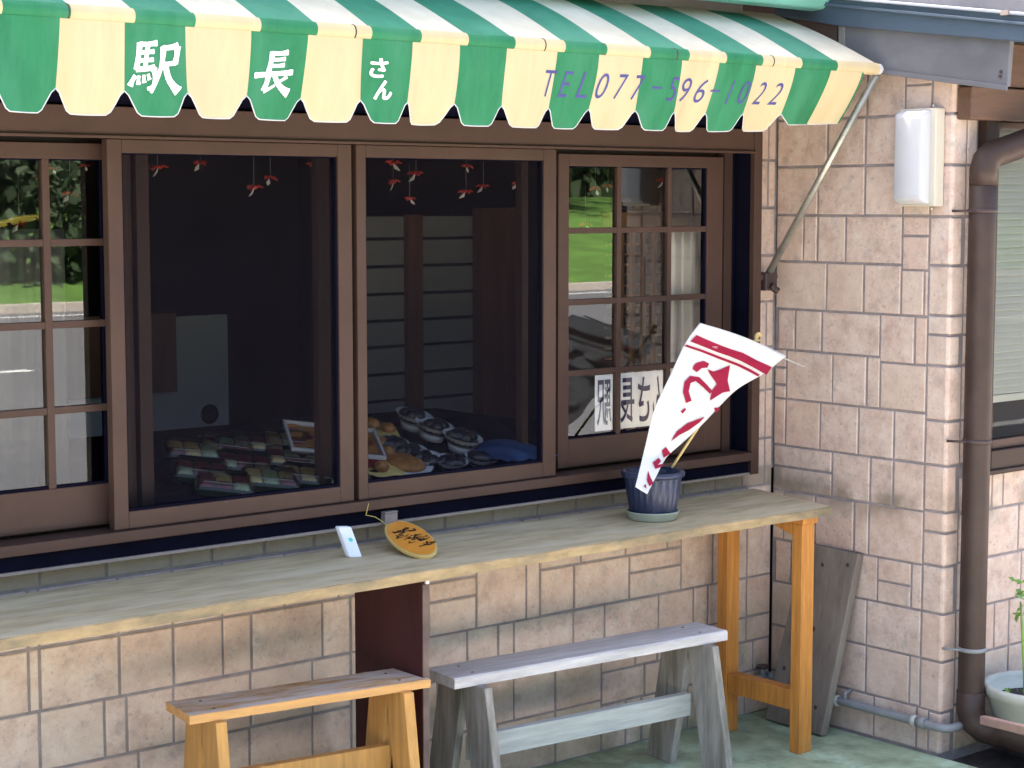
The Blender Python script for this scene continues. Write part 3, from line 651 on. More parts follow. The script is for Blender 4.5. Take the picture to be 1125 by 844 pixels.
for pane, pts in orn_spots:
    srt = sorted(pts)
    for (x, y) in pts:
        p = at(x, y, 1, .13)
        o = make_ornament() if orn0 is None else copy_tree(orn0)
        if orn0 is None: orn0 = o
        o.location = p; o.rotation_euler = (0, 0, random.uniform(0, 6)); s_ = random.uniform(.42, .8); o.scale = (s_ * random.uniform(.7, 1.3), s_ * random.uniform(.7, 1.3), s_)
        o['label'] = f'red cloth ornament hanging inside the {pane}, {ordw[srt.index((x, y))]} of its row from the left'
mb = MB(); pa = at(-10, 248, 1, .12); pb = at(48, 236, 1, .12)
mb.tube([pa, (pa + pb) / 2 + Vector((0, 0, .006)), pb], [.006, .005, .003], 8)
for k in range(14):
    q = pa.lerp(pb, random.random()); mb.add([q, q + Vector((.012, .004, .01)), q + Vector((.02, .0, -.004)), q + Vector((.006, -.005, -.008))], [(0, 1, 2, 3)])
tag(mb.build('garland', M['yellow_petal']), 'yellow garland strung across the grid window at the left edge', 'garland')

# food on the table
def top_point(px, py, dz=.02): return at(px, py, 2, TZ + dz)
TL = R_(18); RAMP0 = Vector((0, .15, TZ + .002)); RN = Vector((0, -math.sin(TL), math.cos(TL)))
def ramp_point(px, py, h=.0):
    d = RM @ Vector((px - CX, py - CY, F)); return CAM + d * ((RAMP0 + RN * h - CAM).dot(RN) / d.dot(RN)) - RN * h
def on_ramp(t, rz): t.rotation_euler = (Matrix.Rotation(TL, 3, 'X') @ Matrix.Rotation(rz, 3, 'Z')).to_euler(); return t
st = thing('display_stand', 'low sloping black stand that tips the food towards the window', 'stand', (-1.6, .15, TZ))
mb = MB(); yb_, zr = .42, TZ + (.42 - .15) * math.tan(TL)
for (a_, b2) in ((-2.2, -.92),): mb.add([(a_, .15, TZ + .0005), (b2, .15, TZ + .0005), (b2, yb_, TZ + .0005), (a_, yb_, TZ + .0005), (a_, .15, TZ + .002), (b2, .15, TZ + .002), (b2, yb_, zr), (a_, yb_, zr)], [(3, 2, 1, 0), (4, 5, 6, 7), (0, 1, 5, 4), (1, 2, 6, 5), (2, 3, 7, 6), (3, 0, 4, 7)])
mb.build('slope', M['black_cloth'], st)
RZ = R_(-25)
def tray_build(label, p, rz, kind):
    t = thing('bento_tray', label, 'food tray', p, 0, 'packed bento trays on the table'); on_ramp(t, rz)
    L, W = .165, .115
    mb = MB(); mb.hexa([(-L / 2 + .008, -W / 2 + .008, .0), (L / 2 - .008, -W / 2 + .008, 0), (L / 2 - .008, W / 2 - .008, 0), (-L / 2 + .008, W / 2 - .008, 0), (-L / 2, -W / 2, .022), (L / 2, -W / 2, .022), (L / 2, W / 2, .022), (-L / 2, W / 2, .022)]); mb.build('tray', M['tray'], t, bevel=.003, local=True)
    mb = MB()
    for i in range(3):
        for j in range(2):
            x = -L / 2 + .012 + i * (L - .024) / 3; y = -W / 2 + .012 + j * (W - .024) / 2; ww, hh = (L - .024) / 3 - .003, (W - .024) / 2 - .003
            m_ = [0, 1, 2, 1, 0, 1][(i + 3 * j + kind) % 6] if (i + j) % 2 else [1, 0, 2][(i + kind) % 3]
            def f(u_, v_): return (x + ww * u_, y + hh * v_, .026 + .007 * min(1, 6 * u_, 6 * (1 - u_), 6 * v_, 6 * (1 - v_)) + .0015 * math.sin(u_ * 23 + v_ * 17))
            mb.grid(f, 9, 9, m_)
    mb.build('food', [M['yellow_food'], M['maroon_food'], M['green_food']], t, local=True)
    mb = MB()
    def lid(u_, v_):
        e = min(1, 8 * min(u_, 1 - u_, v_, 1 - v_)); return (-L / 2 + L * u_, -W / 2 + W * v_, .0225 + .022 * e)
    mb.grid(lid, 16, 16); mb.build('clear_lid', M['clear'], t, local=True)
    mb = MB(); mb.box(-L / 2 + .02, L / 2 - .03, -W / 2 + .007, -W / 2 + .0095, .043, .0446); mb.build('lid_glint', M['film'], t, local=True)  # pale bar painted as a glint along the lid
    return t
trays = [('front row, right end', 375, 515), ('back row, second from right', 318, 482), ('middle row, far left', 222, 514), ('back row, left end', 212, 492), ('back row, second from left', 250, 487), ('back row, third from left', 284, 485), ('front row, left end', 247, 528), ('front row, second from left', 298, 523), ('middle row, second from left', 270, 506), ('front row, third from left', 340, 520), ('middle row, right one', 322, 501), ('below the red lacquer tray', 362, 506)]
for i, (wd, x, y) in enumerate(trays): tray_build('clear lidded bento tray of yellow and maroon rice, ' + wd, ramp_point(x, y, .03), RZ + random.uniform(-.05, .05), i)
p = ramp_point(366, 489, .03)
t = thing('lacquer_tray', 'large red rimmed tray of orange food behind the bento trays', 'food tray', p); on_ramp(t, R_(-25))
mb = MB(); mb.hexa([(-.125, -.09, 0), (.125, -.09, 0), (.125, .09, 0), (-.125, .09, 0), (-.14, -.105, .04), (.14, -.105, .04), (.14, .105, .04), (-.14, .105, .04)]); mb.build('tray', M['red_tray'], t, bevel=.004, local=True)
mb = MB(); mb.grid(lambda u_, v_: (-.132 + .264 * u_, -.097 + .194 * v_, .043 + .008 * math.sin(u_ * 19) * math.sin(v_ * 13)), 16, 12); mb.build('food', M['orange_food'], t, local=True)
mb = MB(); frame_rect(mb, -.14, .14, -.105, .105, .007, .007, .007, .007, 0, 1); mb.v = [(v[0], v[2], .041 + .012 * v[1]) for v in mb.v]; mb.build('rim', M['foam'], t, local=True)
p = ramp_point(410, 493, .01)
t = thing('paper_mat', 'tan paper sheet of fried snacks between the window panes', 'food tray', p); on_ramp(t, R_(-25))
mb = MB(); mb.grid(lambda u_, v_: (-.10 + .2 * u_, -.20 + .4 * v_, .012 + .006 * math.sin(u_ * 11 + v_ * 5)), 10, 10); mb.build('sheet', M['yellow_food'], t, local=True, solid=.003)
mb = MB()
for k in range(14): mb.lathe((random.uniform(-.08, .08), random.uniform(-.17, .17), .014), [(.02, 0), (.024, .012), (.012, .024), (.001, .027)], 10)
mb.build('snack', M['orange_food'], t, local=True)
p = ramp_point(444, 509, .012)
t = thing('food_plate', 'flat white plate of reddish food right behind the screen bottom rail', 'plate', p); on_ramp(t, 0)
mb = MB(); mb.lathe((0, 0, 0), [(.06, 0), (.085, .012), (.088, .016), (.07, .012), (.01, .010)], 32); mb.build('plate', M['foam'], t, local=True)
mb = MB(); mb.lathe((0, 0, .012), [(.066, 0), (.055, .012), (.03, .018), (.001, .020)], 24); mb.build('food', M['orange_food'], t, local=True)
def basket(label, x, y, dz, ln, wd, rz, hgt):
    p = ramp_point(x, y, .03) + RN * (dz - .02)
    t = thing('food_basket', label, 'food basket', p, 0, 'white tubs of simmered food'); on_ramp(t, rz)
    mb = MB(); mb.lathe((0, 0, 0), [(.72, 0), (1, hgt), (1.05, hgt + .002), (.97, hgt), (.75, .010), (.02, .008)], 36, rib=lambda j, z: .03 * (j % 2) * (z > .005), sx=ln, sy=wd); mb.build('tub', M['foam'], t, local=True)
    mb = MB()
    for k in range(9): a = random.uniform(0, 6.28); r_ = random.uniform(0, .62); mb.lathe((math.cos(a) * r_ * ln, math.sin(a) * r_ * wd, hgt * .55), [(.02, 0), (.024, .012), (.013, .022), (.001, .025)], 8)
    mb.lathe((0, 0, hgt * .3), [(.86, 0), (.9, hgt * .35), (.02, hgt * .45)], 24, sx=ln, sy=wd); mb.build('food', M['dark_food'], t, local=True)
    if dz > .03:
        mb = MB(); mb.lathe((0, 0, -dz + .021), [(.6, 0), (.7, dz - .022)], 16, sx=ln, sy=wd); mb.build('foot', M['foam'], t, local=True)
for a in [('oval white tub of dark food at the front of the raised row', 507, 486, .045, .062, .05, R_(-60), .026), ('oval white tub of dark food in the middle of the raised row', 476, 473, .045, .06, .048, R_(-60), .026), ('oval white tub of dark food at the back of the raised row', 454, 462, .045, .058, .046, R_(-60), .026),
          ('low white cup of dark food at the back of the lower row', 432, 484, .02, .05, .045, 0, .025), ('low white cup of dark food second from the back of the lower row', 452, 492, .02, .05, .045, 0, .025), ('low white cup of dark food third from the back of the lower row', 470, 500, .02, .05, .045, 0, .025),
          ('low white cup of dark food before the oval tubs', 496, 504, .02, .052, .045, 0, .025), ('low white cup of dark food nearest the blue cloth', 530, 500, .02, .055, .045, 0, .025)]: basket(*a)
p = top_point(556, 494, .02)
mb = MB(); mb.grid(lambda u_, v_: (p.x - .10 + .2 * u_, p.y - .13 + .26 * v_, TZ + .004 + .045 * (math.sin(math.pi * u_) * math.sin(math.pi * v_)) ** .6 + .004 * math.sin(u_ * 20 + v_ * 9)), 20, 20); tag(mb.build('cloth', M['blue_cloth']), 'folded blue cloth lying at the right end of the food table', 'cloth')

# paper signs inside the right grid window, letters facing into the shop
def glyph(ch, font_size=1.0, off=0.0, shear=0.0):
    cu = bpy.data.curves.new('glyph', 'FONT'); cu.body = ch; cu.size = font_size; cu.offset = off; cu.shear = shear; cu.resolution_u = 4
    o = bpy.data.objects.new('glyph', cu); COL.objects.link(o)
    dg = bpy.context.evaluated_depsgraph_get(); dg.update()
    me = bpy.data.meshes.new_from_object(o.evaluated_get(dg))
    V = [(v.co.x, v.co.y) for v in me.vertices]; Fc = [list(p_.vertices) for p_ in me.polygons]
    bpy.data.objects.remove(o); bpy.data.curves.remove(cu); bpy.data.meshes.remove(me)
    xs = [v[0] for v in V]; ys = [v[1] for v in V]
    x0, x1, y0, y1 = min(xs), max(xs), min(ys), max(ys)
    return [((v[0] - x0) / max(1e-6, x1 - x0), (v[1] - y0) / max(1e-6, y1 - y0)) for v in V], Fc, (x1 - x0) / max(1e-6, y1 - y0)
def paper(label, x0, x1, z0, z1, ch):
    y = .0095
    t = thing('paper_sign', label, 'sign', ((x0 + x1) / 2, y, z0), 0, 'paper signs in the grid window')
    mb = MB(); mb.box(x0, x1, y, y + .0012, z0, z1); mb.build('sheet', M['paper'], t)
    V, Fc, _ = glyph(ch, off=.012); mx = (x1 - x0) * .1; mz = (z1 - z0) * .09
    mb = MB(); mb.add([(x1 - mx - v[0] * (x1 - x0 - 2 * mx), y - .0012, z0 + mz + v[1] * (z1 - z0 - 2 * mz)) for v in V], Fc); mb.build('character', M['ink_blue'], t)
zt, zb = 1.209, 1.032
X = [at(x, 440, 1, .012).x for x in (653, 682, 706, 736, 765)]
paper('white paper sign with one mirrored kanji, left of the window bar', X[0], -.741, zb - .0, zt, '駅')
paper('white paper sign with one mirrored kanji, right of the window bar', -.716, -.640, zb, zt, '長')
paper('white paper sign with a mirrored kana, beside the kanji papers', -.6395, -.572, zb, zt, 'さ')
paper('white paper sign with a mirrored kana, half hidden by the flag', -.5715, -.519, zb, zt, 'ん')

# ------------------------------------------------------------------ awning
aw = thing('awning', 'green and cream striped awning with a scalloped lettered valance', 'awning', (-1.5, -.3, 2.1))
RY, RZz = -.505, 2.160
SB = [-2.876, -2.72, -2.567, -2.392, -2.233, -2.074, -1.922, -1.772, -1.616, -1.442, -1.291, -1.127, -.974, -.823, -.669, -.498, -.336, -.191]
SB = [-2.876 - .158 * k for k in range(10, 0, -1)] + SB; NF = 10
def stripe_mat(i): return 1 if (i - NF) % 2 == 0 else 0       # 0 green 1 cream
def lerp_tab(tab, x):
    if x <= tab[0][0]: return tab[0][1]
    for (a, va), (b2, vb) in zip(tab[:-1], tab[1:]):
        if x <= b2: return va + (vb - va) * (x - a) / (b2 - a)
    return tab[-1][1]
TILT = [(-2.9, .018), (-2.2, .034), (-1.4, .05), (-.8, .07), (-.4, .10), (-.15, .12)]
def val_pt(x, s, off=0):
    """valance cloth: x along the rod, s metres down the cloth"""
    L = .205; k = s / L; dy = lerp_tab(TILT, x) * (k ** 1.3)
    wv = .010 * math.sin(x * 13.3 + .7) * k * k + .008 * math.sin(x * 19.9 + 1) * k + .006 * math.sin(x * 9 + 2) * k + .003 * math.sin(x * 47) * k * k
    wv += .010 * math.sin(x * 27 + 2.2 * math.sin(x * 3)) * k * (1 - .4 * k)
    drop = math.sqrt(max(0, s * s - (lerp_tab(TILT, x) * k) ** 2))
    return Vector((x + (.004 + .010 * math.sin(x * 11.3)) * k * k, RY - .012 + dy + wv - off, RZz - .015 - drop))
mb = MB(); pip = []
for i in range(len(SB) - 1):
    a, b_ = SB[i], SB[i + 1]; nu, nv = 16, 8
    def bottom(u_):
        if i >= len(SB) - 3: return .185 if not (i == len(SB) - 3 and u_ < .25) else .15 + .035 * (u_ / .25)
        q = min(u_, 1 - u_); e = min(1, q / .24); return .150 + .052 * (e * e * (3 - 2 * e)) - .0 + .003 * math.sin(u_ * math.pi)
    mb.grid(lambda u_, v_: val_pt(a + (b_ - a) * u_, v_ * bottom(u_)), nu, nv, stripe_mat(i))
    pip += [val_pt(a + (b_ - a) * k / nu, bottom(k / nu)) for k in range(nu + 1)]
val = mb.build('valance', [M['green_cloth'], M['cream_cloth']], aw)
mb = MB(); mb.tube(pip, .0015, 6); mb.build('piping', M['white_trim'], val)
mb = MB(); mb.grid(lambda u_, v_: val_pt(SB[-1] + .008 * u_, v_ * .185, .0008), 1, 8); mb.build('side_hem', M['green_cloth'], val)
# canopy
cb = [x + .024 for x in SB]; cb[-1] = -.112
mb = MB(); WYc, WZc = -.075, 2.362
def can_pt(x, k):
    sag = .012 * math.sin(math.pi * k) - .004 * math.sin(math.pi * k) * math.cos(x * 7.3)
    return Vector((x + .0 * k, RY + (WYc - RY) * k, RZz + .0175 + (WZc - RZz - .0175) * k + sag))
for i in range(len(cb) - 1): mb.grid(lambda u_, v_: can_pt(cb[i] + (cb[i + 1] - cb[i]) * u_, v_), 6, 14, stripe_mat(i))
mb.build('canopy', [M['green_top'], M['cream_top']], aw)
# front roll: cloth wrapped round the rod
mb = MB(); rr = .0185
for i in range(len(cb) - 1):
    a, b_ = cb[i], cb[i + 1]
    mb.grid(lambda u_, v_: (a + (b_ - a) * u_, RY - rr * math.cos(R_(-100 + 290 * v_)) , RZz + rr * math.sin(R_(-100 + 290 * v_))), 3, 20, stripe_mat(i))
mb.build('front_roll', [M['green_cloth'], M['cream_cloth']], aw)
for x in (-3.65, -2.858, -2.10, -1.49, -1.0, -.60):
    q = MB(); q.lathe((0, 0, 0), [(rr + .0006, 0), (rr + .0012, .002), (rr + .0006, .004)], 24); q.v = [(x + v[2], RY + v[0], RZz + v[1]) for v in q.v]; q.build('roll_ring', M['dark_iron'], aw)
mb = MB(); mb.tube([(-4.6, RY, RZz), (-.106, RY, RZz), (-.095, RY, RZz), (-.088, RY, RZz)], [.0165, .0165, .017, .012], 20); mb.build('front_rod', M['white_trim'], aw)
mb = MB(); mb.box(-4.6, -.30, -.12, -.06, 2.335, 2.40); mb.build('cassette', M['lip'], aw, bevel=.006)
sa = Vector((-.10, -.052, 1.50)); sb = Vector((-.10, RY + .005, RZz - .016))
mb = MB(); mb.tube([sa, sb], .0115, 14); st = mb.build('strut', M['steel'], aw)
mb = MB(); mb.box(-.128, -.072, -.075, .0, 1.455, 1.515); mb.tube([(-.145, -.05, 1.50), (-.055, -.05, 1.50)], .014, 12); mb.tube([(-.1, -.078, 1.468), (-.1, -.09, 1.468)], .012, 10); mb.tube([(-.08, -.05, 1.47), (-.06, -.07, 1.45)], .012, 10); mb.build('wall_bracket', M['dark_iron'], aw, bevel=.004)
sL = Vector((-4.5, 0, 0)); mb = MB(); mb.tube([sa + Vector((-4.3, 0, 0)), sb + Vector((-4.3, 0, 0))], .0115, 14); mb.build('strut', M['steel'], aw)
# lettering
def letter(ch, cx, w_, s0, s1, m, off=.0, shear=0, skew=0, name='lettering', par=None, bold=0):
    V, Fc, asp = glyph(ch, off=off, shear=shear); mb = MB()
    for k, (ox, oy) in enumerate([(0, 0), (bold, 0), (-bold, 0), (0, bold * .6), (0, -bold * .6), (bold * .7, bold * .5), (-bold * .7, -bold * .5)] if bold else [(0, 0)]):
        mb.add([val_pt(cx + (v[0] - .5) * w_ + skew * (v[1] - .5) + ox, s1 + (s0 - s1) * v[1] + oy, .0014 + .00012 * k) for v in V], Fc)
    return mb.build(name, m, par or val)
def brush(strokes, cx, w_, s0, s1, skew):
    mb = MB()
    for k, (pts, w0, w1) in enumerate(strokes):
        P = []; n_seg = (len(pts) - 1) * 8
        for q in range(n_seg + 1): P.append(Vector(cr(pts, q / n_seg)))
        prev = None; off = .0014 + .00009 * k; L_, R2 = [], []
        for q, p in enumerate(P):
            tq = q / n_seg; d = (P[min(q + 1, n_seg)] - P[max(q - 1, 0)]).normalized(); nrm = Vector((-d.y, d.x))
            wd = (w0 + (w1 - w0) * tq) * 1.28 * (1.12 - .3 * math.sin(math.pi * tq)) * (1 + .05 * math.sin(q * 2.3 + k))
            if q == 0: wd *= .75
            if q == n_seg: wd *= .62
            L_.append(p + nrm * wd / 2); R2.append(p - nrm * wd / 2)
        V = L_ + R2; m_ = len(L_)
        mb.add([val_pt(cx + (v.x - .5) * w_ + skew * (.5 - v.y), s0 + (s1 - s0) * v.y, off) for v in V], [(q, q + 1, q + 1 + m_, q + m_) for q in range(m_ - 1)])
    mb.build('lettering', M['white_paint'], val)
brush([([(.14, .05), (.13, .30), (.11, .56)], .10, .09), ([(.13, .08), (.32, .07), (.51, .04)], .07, .09), ([(.14, .23), (.30, .22), (.46, .20)], .07, .07), ([(.13, .38), (.30, .37), (.46, .35)], .07, .07), ([(.31, .07), (.30, .30), (.29, .53)], .08, .08),
       ([(.10, .54), (.30, .53), (.50, .49)], .09, .09), ([(.47, .50), (.51, .66), (.48, .84), (.36, .90)], .10, .05), ([(.10, .66), (.04, .76), (.00, .86)], .07, .10), ([(.17, .66), (.165, .74), (.17, .83)], .05, .08), ([(.27, .64), (.275, .71), (.29, .79)], .05, .08), ([(.36, .62), (.375, .67), (.40, .73)], .05, .07),
       ([(.64, .10), (.63, .42), (.56, .70), (.44, .97)], .10, .05), ([(.62, .13), (.78, .11), (.95, .07)], .08, .11), ([(.93, .08), (.93, .24), (.90, .42)], .11, .09), ([(.62, .43), (.76, .42), (.92, .39)], .08, .08), ([(.70, .43), (.78, .68), (.90, .84), (1.0, .93)], .08, .16)],
      -2.645, .118, .036, .156, .012)
brush([([(.36, .03), (.35, .28), (.33, .56)], .11, .10), ([(.34, .07), (.55, .06), (.77, .02)], .08, .10), ([(.36, .21), (.54, .20), (.72, .17)], .07, .08), ([(.35, .35), (.54, .34), (.72, .31)], .07, .08), ([(.02, .58), (.35, .54), (.70, .50), (.99, .46)], .10, .10),
       ([(.34, .55), (.34, .72), (.30, .92)], .11, .10), ([(.30, .92), (.40, .88), (.55, .78)], .10, .04), ([(.84, .56), (.74, .64), (.60, .71)], .09, .05), ([(.48, .53), (.60, .72), (.78, .86), (.98, .95)], .08, .17)],
      -2.324, .112, .042, .146, .014)
letter('さ', -2.024, .048, .046, .092, M['white_paint'], off=.004, skew=.008, bold=.0022)
letter('ん', -2.006, .050, .100, .146, M['white_paint'], off=.004, skew=.010, bold=.0022)
for ch, px in zip('TEL077-596-1022', (597, 615, 634, 655, 676, 694, 713, 731, 747, 765, 781, 797, 812, 831, 849)):
    x = at(px, 100, 1, -.475).x; wl = .042 if ch != '1' else .018
    s0, s1 = (.070, .140) if ch != '-' else (.100, .106)
    letter(ch, x, wl, s0 - .02, s1 - .02, M['blue_paint'], off=-.006 if ch != '-' else 0, shear=.25)

# ------------------------------------------------------------------ counter
CZ = .787
ct = thing('counter', 'long weathered greenish wooden counter shelf below the shop window', 'counter', (-1.6, -.22, 0))
mb = MB()
N = 90
def edge_y(x): return -.441 + .0025 * math.sin(x * 5) + .0022 * math.sin(x * 23) + (.004 if random.random() < .12 else 0)
tp = []; 
xs = [-4.4 + (4.4 - .21) * k / N for k in range(N + 1)]
ey = [edge_y(x) for x in xs]
TH = .027
for k in range(N):
    xa, xb = xs[k], xs[k + 1]; ba = xa if xa < -.4 else xa + .09 * (xa + .4) / .19; bb_ = xb if xb < -.4 else xb + .09 * (xb + .4) / .19
    A0, A1 = (xa, ey[k] + .003, CZ), (xb, ey[k + 1] + .003, CZ)
    mb.quad(A0, A1, (bb_, -.024, CZ), (ba, -.024, CZ), 0)
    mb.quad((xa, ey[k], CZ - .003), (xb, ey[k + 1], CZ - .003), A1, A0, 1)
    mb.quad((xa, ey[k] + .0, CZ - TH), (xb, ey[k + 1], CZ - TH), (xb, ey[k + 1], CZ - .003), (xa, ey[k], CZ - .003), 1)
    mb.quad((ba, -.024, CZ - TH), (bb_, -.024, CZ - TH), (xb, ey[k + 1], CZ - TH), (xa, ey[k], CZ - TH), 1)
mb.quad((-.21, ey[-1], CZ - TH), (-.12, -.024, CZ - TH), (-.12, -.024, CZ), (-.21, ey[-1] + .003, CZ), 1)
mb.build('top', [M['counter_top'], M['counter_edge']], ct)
mb = MB(); mb.box(-.331, -.272, -.425, -.384, 0, .738); mb.build('leg', M['orange_wood'], ct, bevel=.002)
mb = MB(); mb.box(-.331, -.272, -.105, -.062, 0, .738); mb.build('leg', M['orange_wood'], ct, bevel=.002)
mb = MB(); mb.box(-.326, -.277, -.3835, -.1055, .135, .20); mb.build('stretcher', M['orange_wood'], ct, bevel=.002)
mb = MB(); mb.box(-.333, -.262, -.43, -.06, .7385, .7595); mb.hexa([(-.33, -.3835, .70), (-.273, -.3835, .70), (-.273, -.30, .725), (-.33, -.30, .725), (-.33, -.3835, .738), (-.273, -.3835, .738), (-.273, -.30, .738), (-.33, -.30, .738)]); mb.build('head_rail', M['orange_wood'], ct, bevel=.002)
mb = MB(); mb.box(-1.822, -1.803, -.413, -.105, 0.0, .7595); mb.build('support_board', M['panel_wood'], ct, bevel=.001)
mb = MB(); mb.box(-1.8225, -1.8025, -.417, -.4135, 0.0, .745); mb.build('board_edge', M['panel_edge'], ct)
mb = MB(); mb.box(-1.817, -1.806, -.423, -.4175, .747, .7585); mb.build('end_block', M['foam'], ct)

# ------------------------------------------------------------------ benches
def bench(name, label, mid, rz, L, W, H, th, m_top, m_edge, m_leg, m_rail, inset, splay, lt, lw, rail_z, round_=.003):
    t = thing(name, label, 'bench', (mid.x, mid.y, 0), rz)
    # seat with slightly uneven edges
    mb = MB(); n = 24
    xs = [-L / 2 + L * k / n for k in range(n + 1)]; jf = [random.uniform(-.0015, .0015) for _ in xs]; jb = [random.uniform(-.0015, .0015) for _ in xs]
    for k in range(n):
        f0, f1 = -W / 2 + jf[k], -W / 2 + jf[k + 1]; b0, b1 = W / 2 + jb[k], W / 2 + jb[k + 1]; xa, xb = xs[k], xs[k + 1]; c = round_
        mb.quad((xa, f0 + c, H), (xb, f1 + c, H), (xb, b1, H), (xa, b0, H), 0)
        mb.quad((xa, f0, H - c), (xb, f1, H - c), (xb, f1 + c, H), (xa, f0 + c, H), 1)
        mb.quad((xa, f0, H - th), (xb, f1, H - th), (xb, f1, H - c), (xa, f0, H - c), 1)
        mb.quad((xa, b0, H - th), (xb, b1, H - th), (xb, f1, H - th), (xa, f0, H - th), 1)
        mb.quad((xb, b1, H - th), (xa, b0, H - th), (xa, b0, H), (xb, b1, H), 1)
    for k, s_ in ((0, 1), (n, -1)):
        q = [(xs[k], W / 2 + jb[k], H - th), (xs[k], -W / 2 + jf[k], H - th), (xs[k], -W / 2 + jf[k], H - round_), (xs[k], -W / 2 + jf[k] + round_, H), (xs[k], W / 2 + jb[k], H)]
        mb.add(q, [(0, 1, 2, 3, 4) if s_ > 0 else (4, 3, 2, 1, 0)], 1)
    mb.build('seat', [m_top, m_edge], t, local=True)
    for sx in (-1, 1):
        for sy in (-.28, .25):
            q = MB(); q.lathe((sx * (L / 2 - inset) + random.uniform(-.004, .004), sy * W, H + .0002), [(.0045, 0), (.004, .0008), (.001, .001)], 10); q.build('nail', M['dark_iron'], t, local=True)
    top = H - th - .0005
    for sx in (-1, 1):
        xc = sx * (L / 2 - inset)
        for sy in (-1, 1):
            q = MB(); yt = sy * (lw * .5 - .004); yb = sy * splay; sh = 0 if sy > 0 else -.0
            x0, x1 = (xc - lt / 2, xc + lt / 2)
            if sy > 0: x0, x1 = x0 + .001, x1 + .001
            q.hexa([(x0, yb - lw / 2, 0), (x1, yb - lw / 2, 0), (x1, yb + lw / 2, 0), (x0, yb + lw / 2, 0), (x0, yt - lw / 2, top), (x1, yt - lw / 2, top), (x1, yt + lw / 2, top), (x0, yt + lw / 2, top)])
            q.build('leg', m_leg, t, bevel=.002, local=True)
    mb = MB(); xi = L / 2 - inset - lt / 2 + .004
    mb.box(-xi, xi, -.014, .014, rail_z[0], rail_z[1]); mb.build('stretcher', m_rail, t, bevel=.002, local=True)
    return t
H = .44; c4 = [at(x, y, 2, H) for x, y in [(472, 733), (495, 747), (799, 692), (765, 684)]]
mid = sum(c4, Vector()) / 4; dv = ((c4[2] + c4[3]) - (c4[0] + c4[1])) / 2
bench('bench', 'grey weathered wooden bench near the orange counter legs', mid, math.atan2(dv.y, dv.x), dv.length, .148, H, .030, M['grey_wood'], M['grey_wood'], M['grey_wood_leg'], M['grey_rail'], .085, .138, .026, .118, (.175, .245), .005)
H = .495; c4 = [at(x, y, 2, H) for x, y in [(182, 771), (209, 787), (472, 745), (443, 734)]]
mid = sum(c4, Vector()) / 4; dv = ((c4[2] + c4[3]) - (c4[0] + c4[1])) / 2
bench('bench', 'amber wooden bench with a worn top beside the dark support board', mid, math.atan2(dv.y, dv.x), dv.length, .155, H, .022, M['bench_seat'], M['bench_edge'], M['bench_orange'], M['bench_orange'], .075, .125, .03, .10, (.25, .315), .002)

# ------------------------------------------------------------------ pot, flag
pc = at(717, 570, 2, CZ)
t = thing('flower_pot', 'ribbed navy plastic pot holding the white flag on the counter', 'pot', (pc.x, pc.y, CZ))
mb = MB(); mb.lathe((0, 0, .016), [(.066, 0), (.069, .01), (.084, .112), (.085, .114), (.095, .117), (.097, .121), (.097, .130), (.094, .133), (.086, .133), (.083, .122), (.08, .105), (.01, .10)], 96, rib=lambda j, z: (.04 if (j % 4) < 2 else 0) * (.004 < z < .113)); mb.build('pot_body', M['navy'], t, local=True)
mb = MB(); mb.lathe((0, 0, .112), [(.081, 0), (.06, .004), (.03, .002), (.001, .003)], 32); mb.build('soil', M['soil'], t, local=True)
t = thing('pot_saucer', 'pale grey green saucer under the navy pot', 'saucer', (pc.x, pc.y, CZ))
mb = MB(); mb.lathe((0, 0, .0005), [(.070, 0), (.074, .004), (.081, .024), (.083, .026), (.081, .0275), (.078, .025), (.072, .008), (.01, .006)], 48); mb.build('saucer', M['saucer'], t, local=True)

FY = pc.y - .015
t = thing('flag', 'white flag with crimson writing and stripes leaning from the navy pot', 'flag', (pc.x, pc.y, CZ + .12))
def flag_pt(px, py, off=0):
    y = FY - .018 + .012 * math.sin((px + py * .6) * .055) + .006 * math.sin((py - px * .4) * .08) + .0013 * math.sin(px * .21 + py * .09) - max(0, (py - 500)) * .0023 - off
    return at(px, py, 1, y)
LE = [(769, 355), (753, 377), (735, 415), (719, 450), (709, 490), (698, 535)]
RE = [(864, 391), (840, 410), (811, 427), (790, 447), (768, 470), (748, 488), (732, 503), (721, 523), (711, 543)]
def fl(u_, v_):
    a, b_ = cr(LE, v_), cr(RE, v_); px, py = a[0] + (b_[0] - a[0]) * u_, a[1] + (b_[1] - a[1]) * u_
    if v_ < .02: py -= 3 * math.sin(math.pi * u_)
    return flag_pt(px, py)
MB().grid(fl, 36, 60).build('cloth', M['flag'], t, solid=.0012)
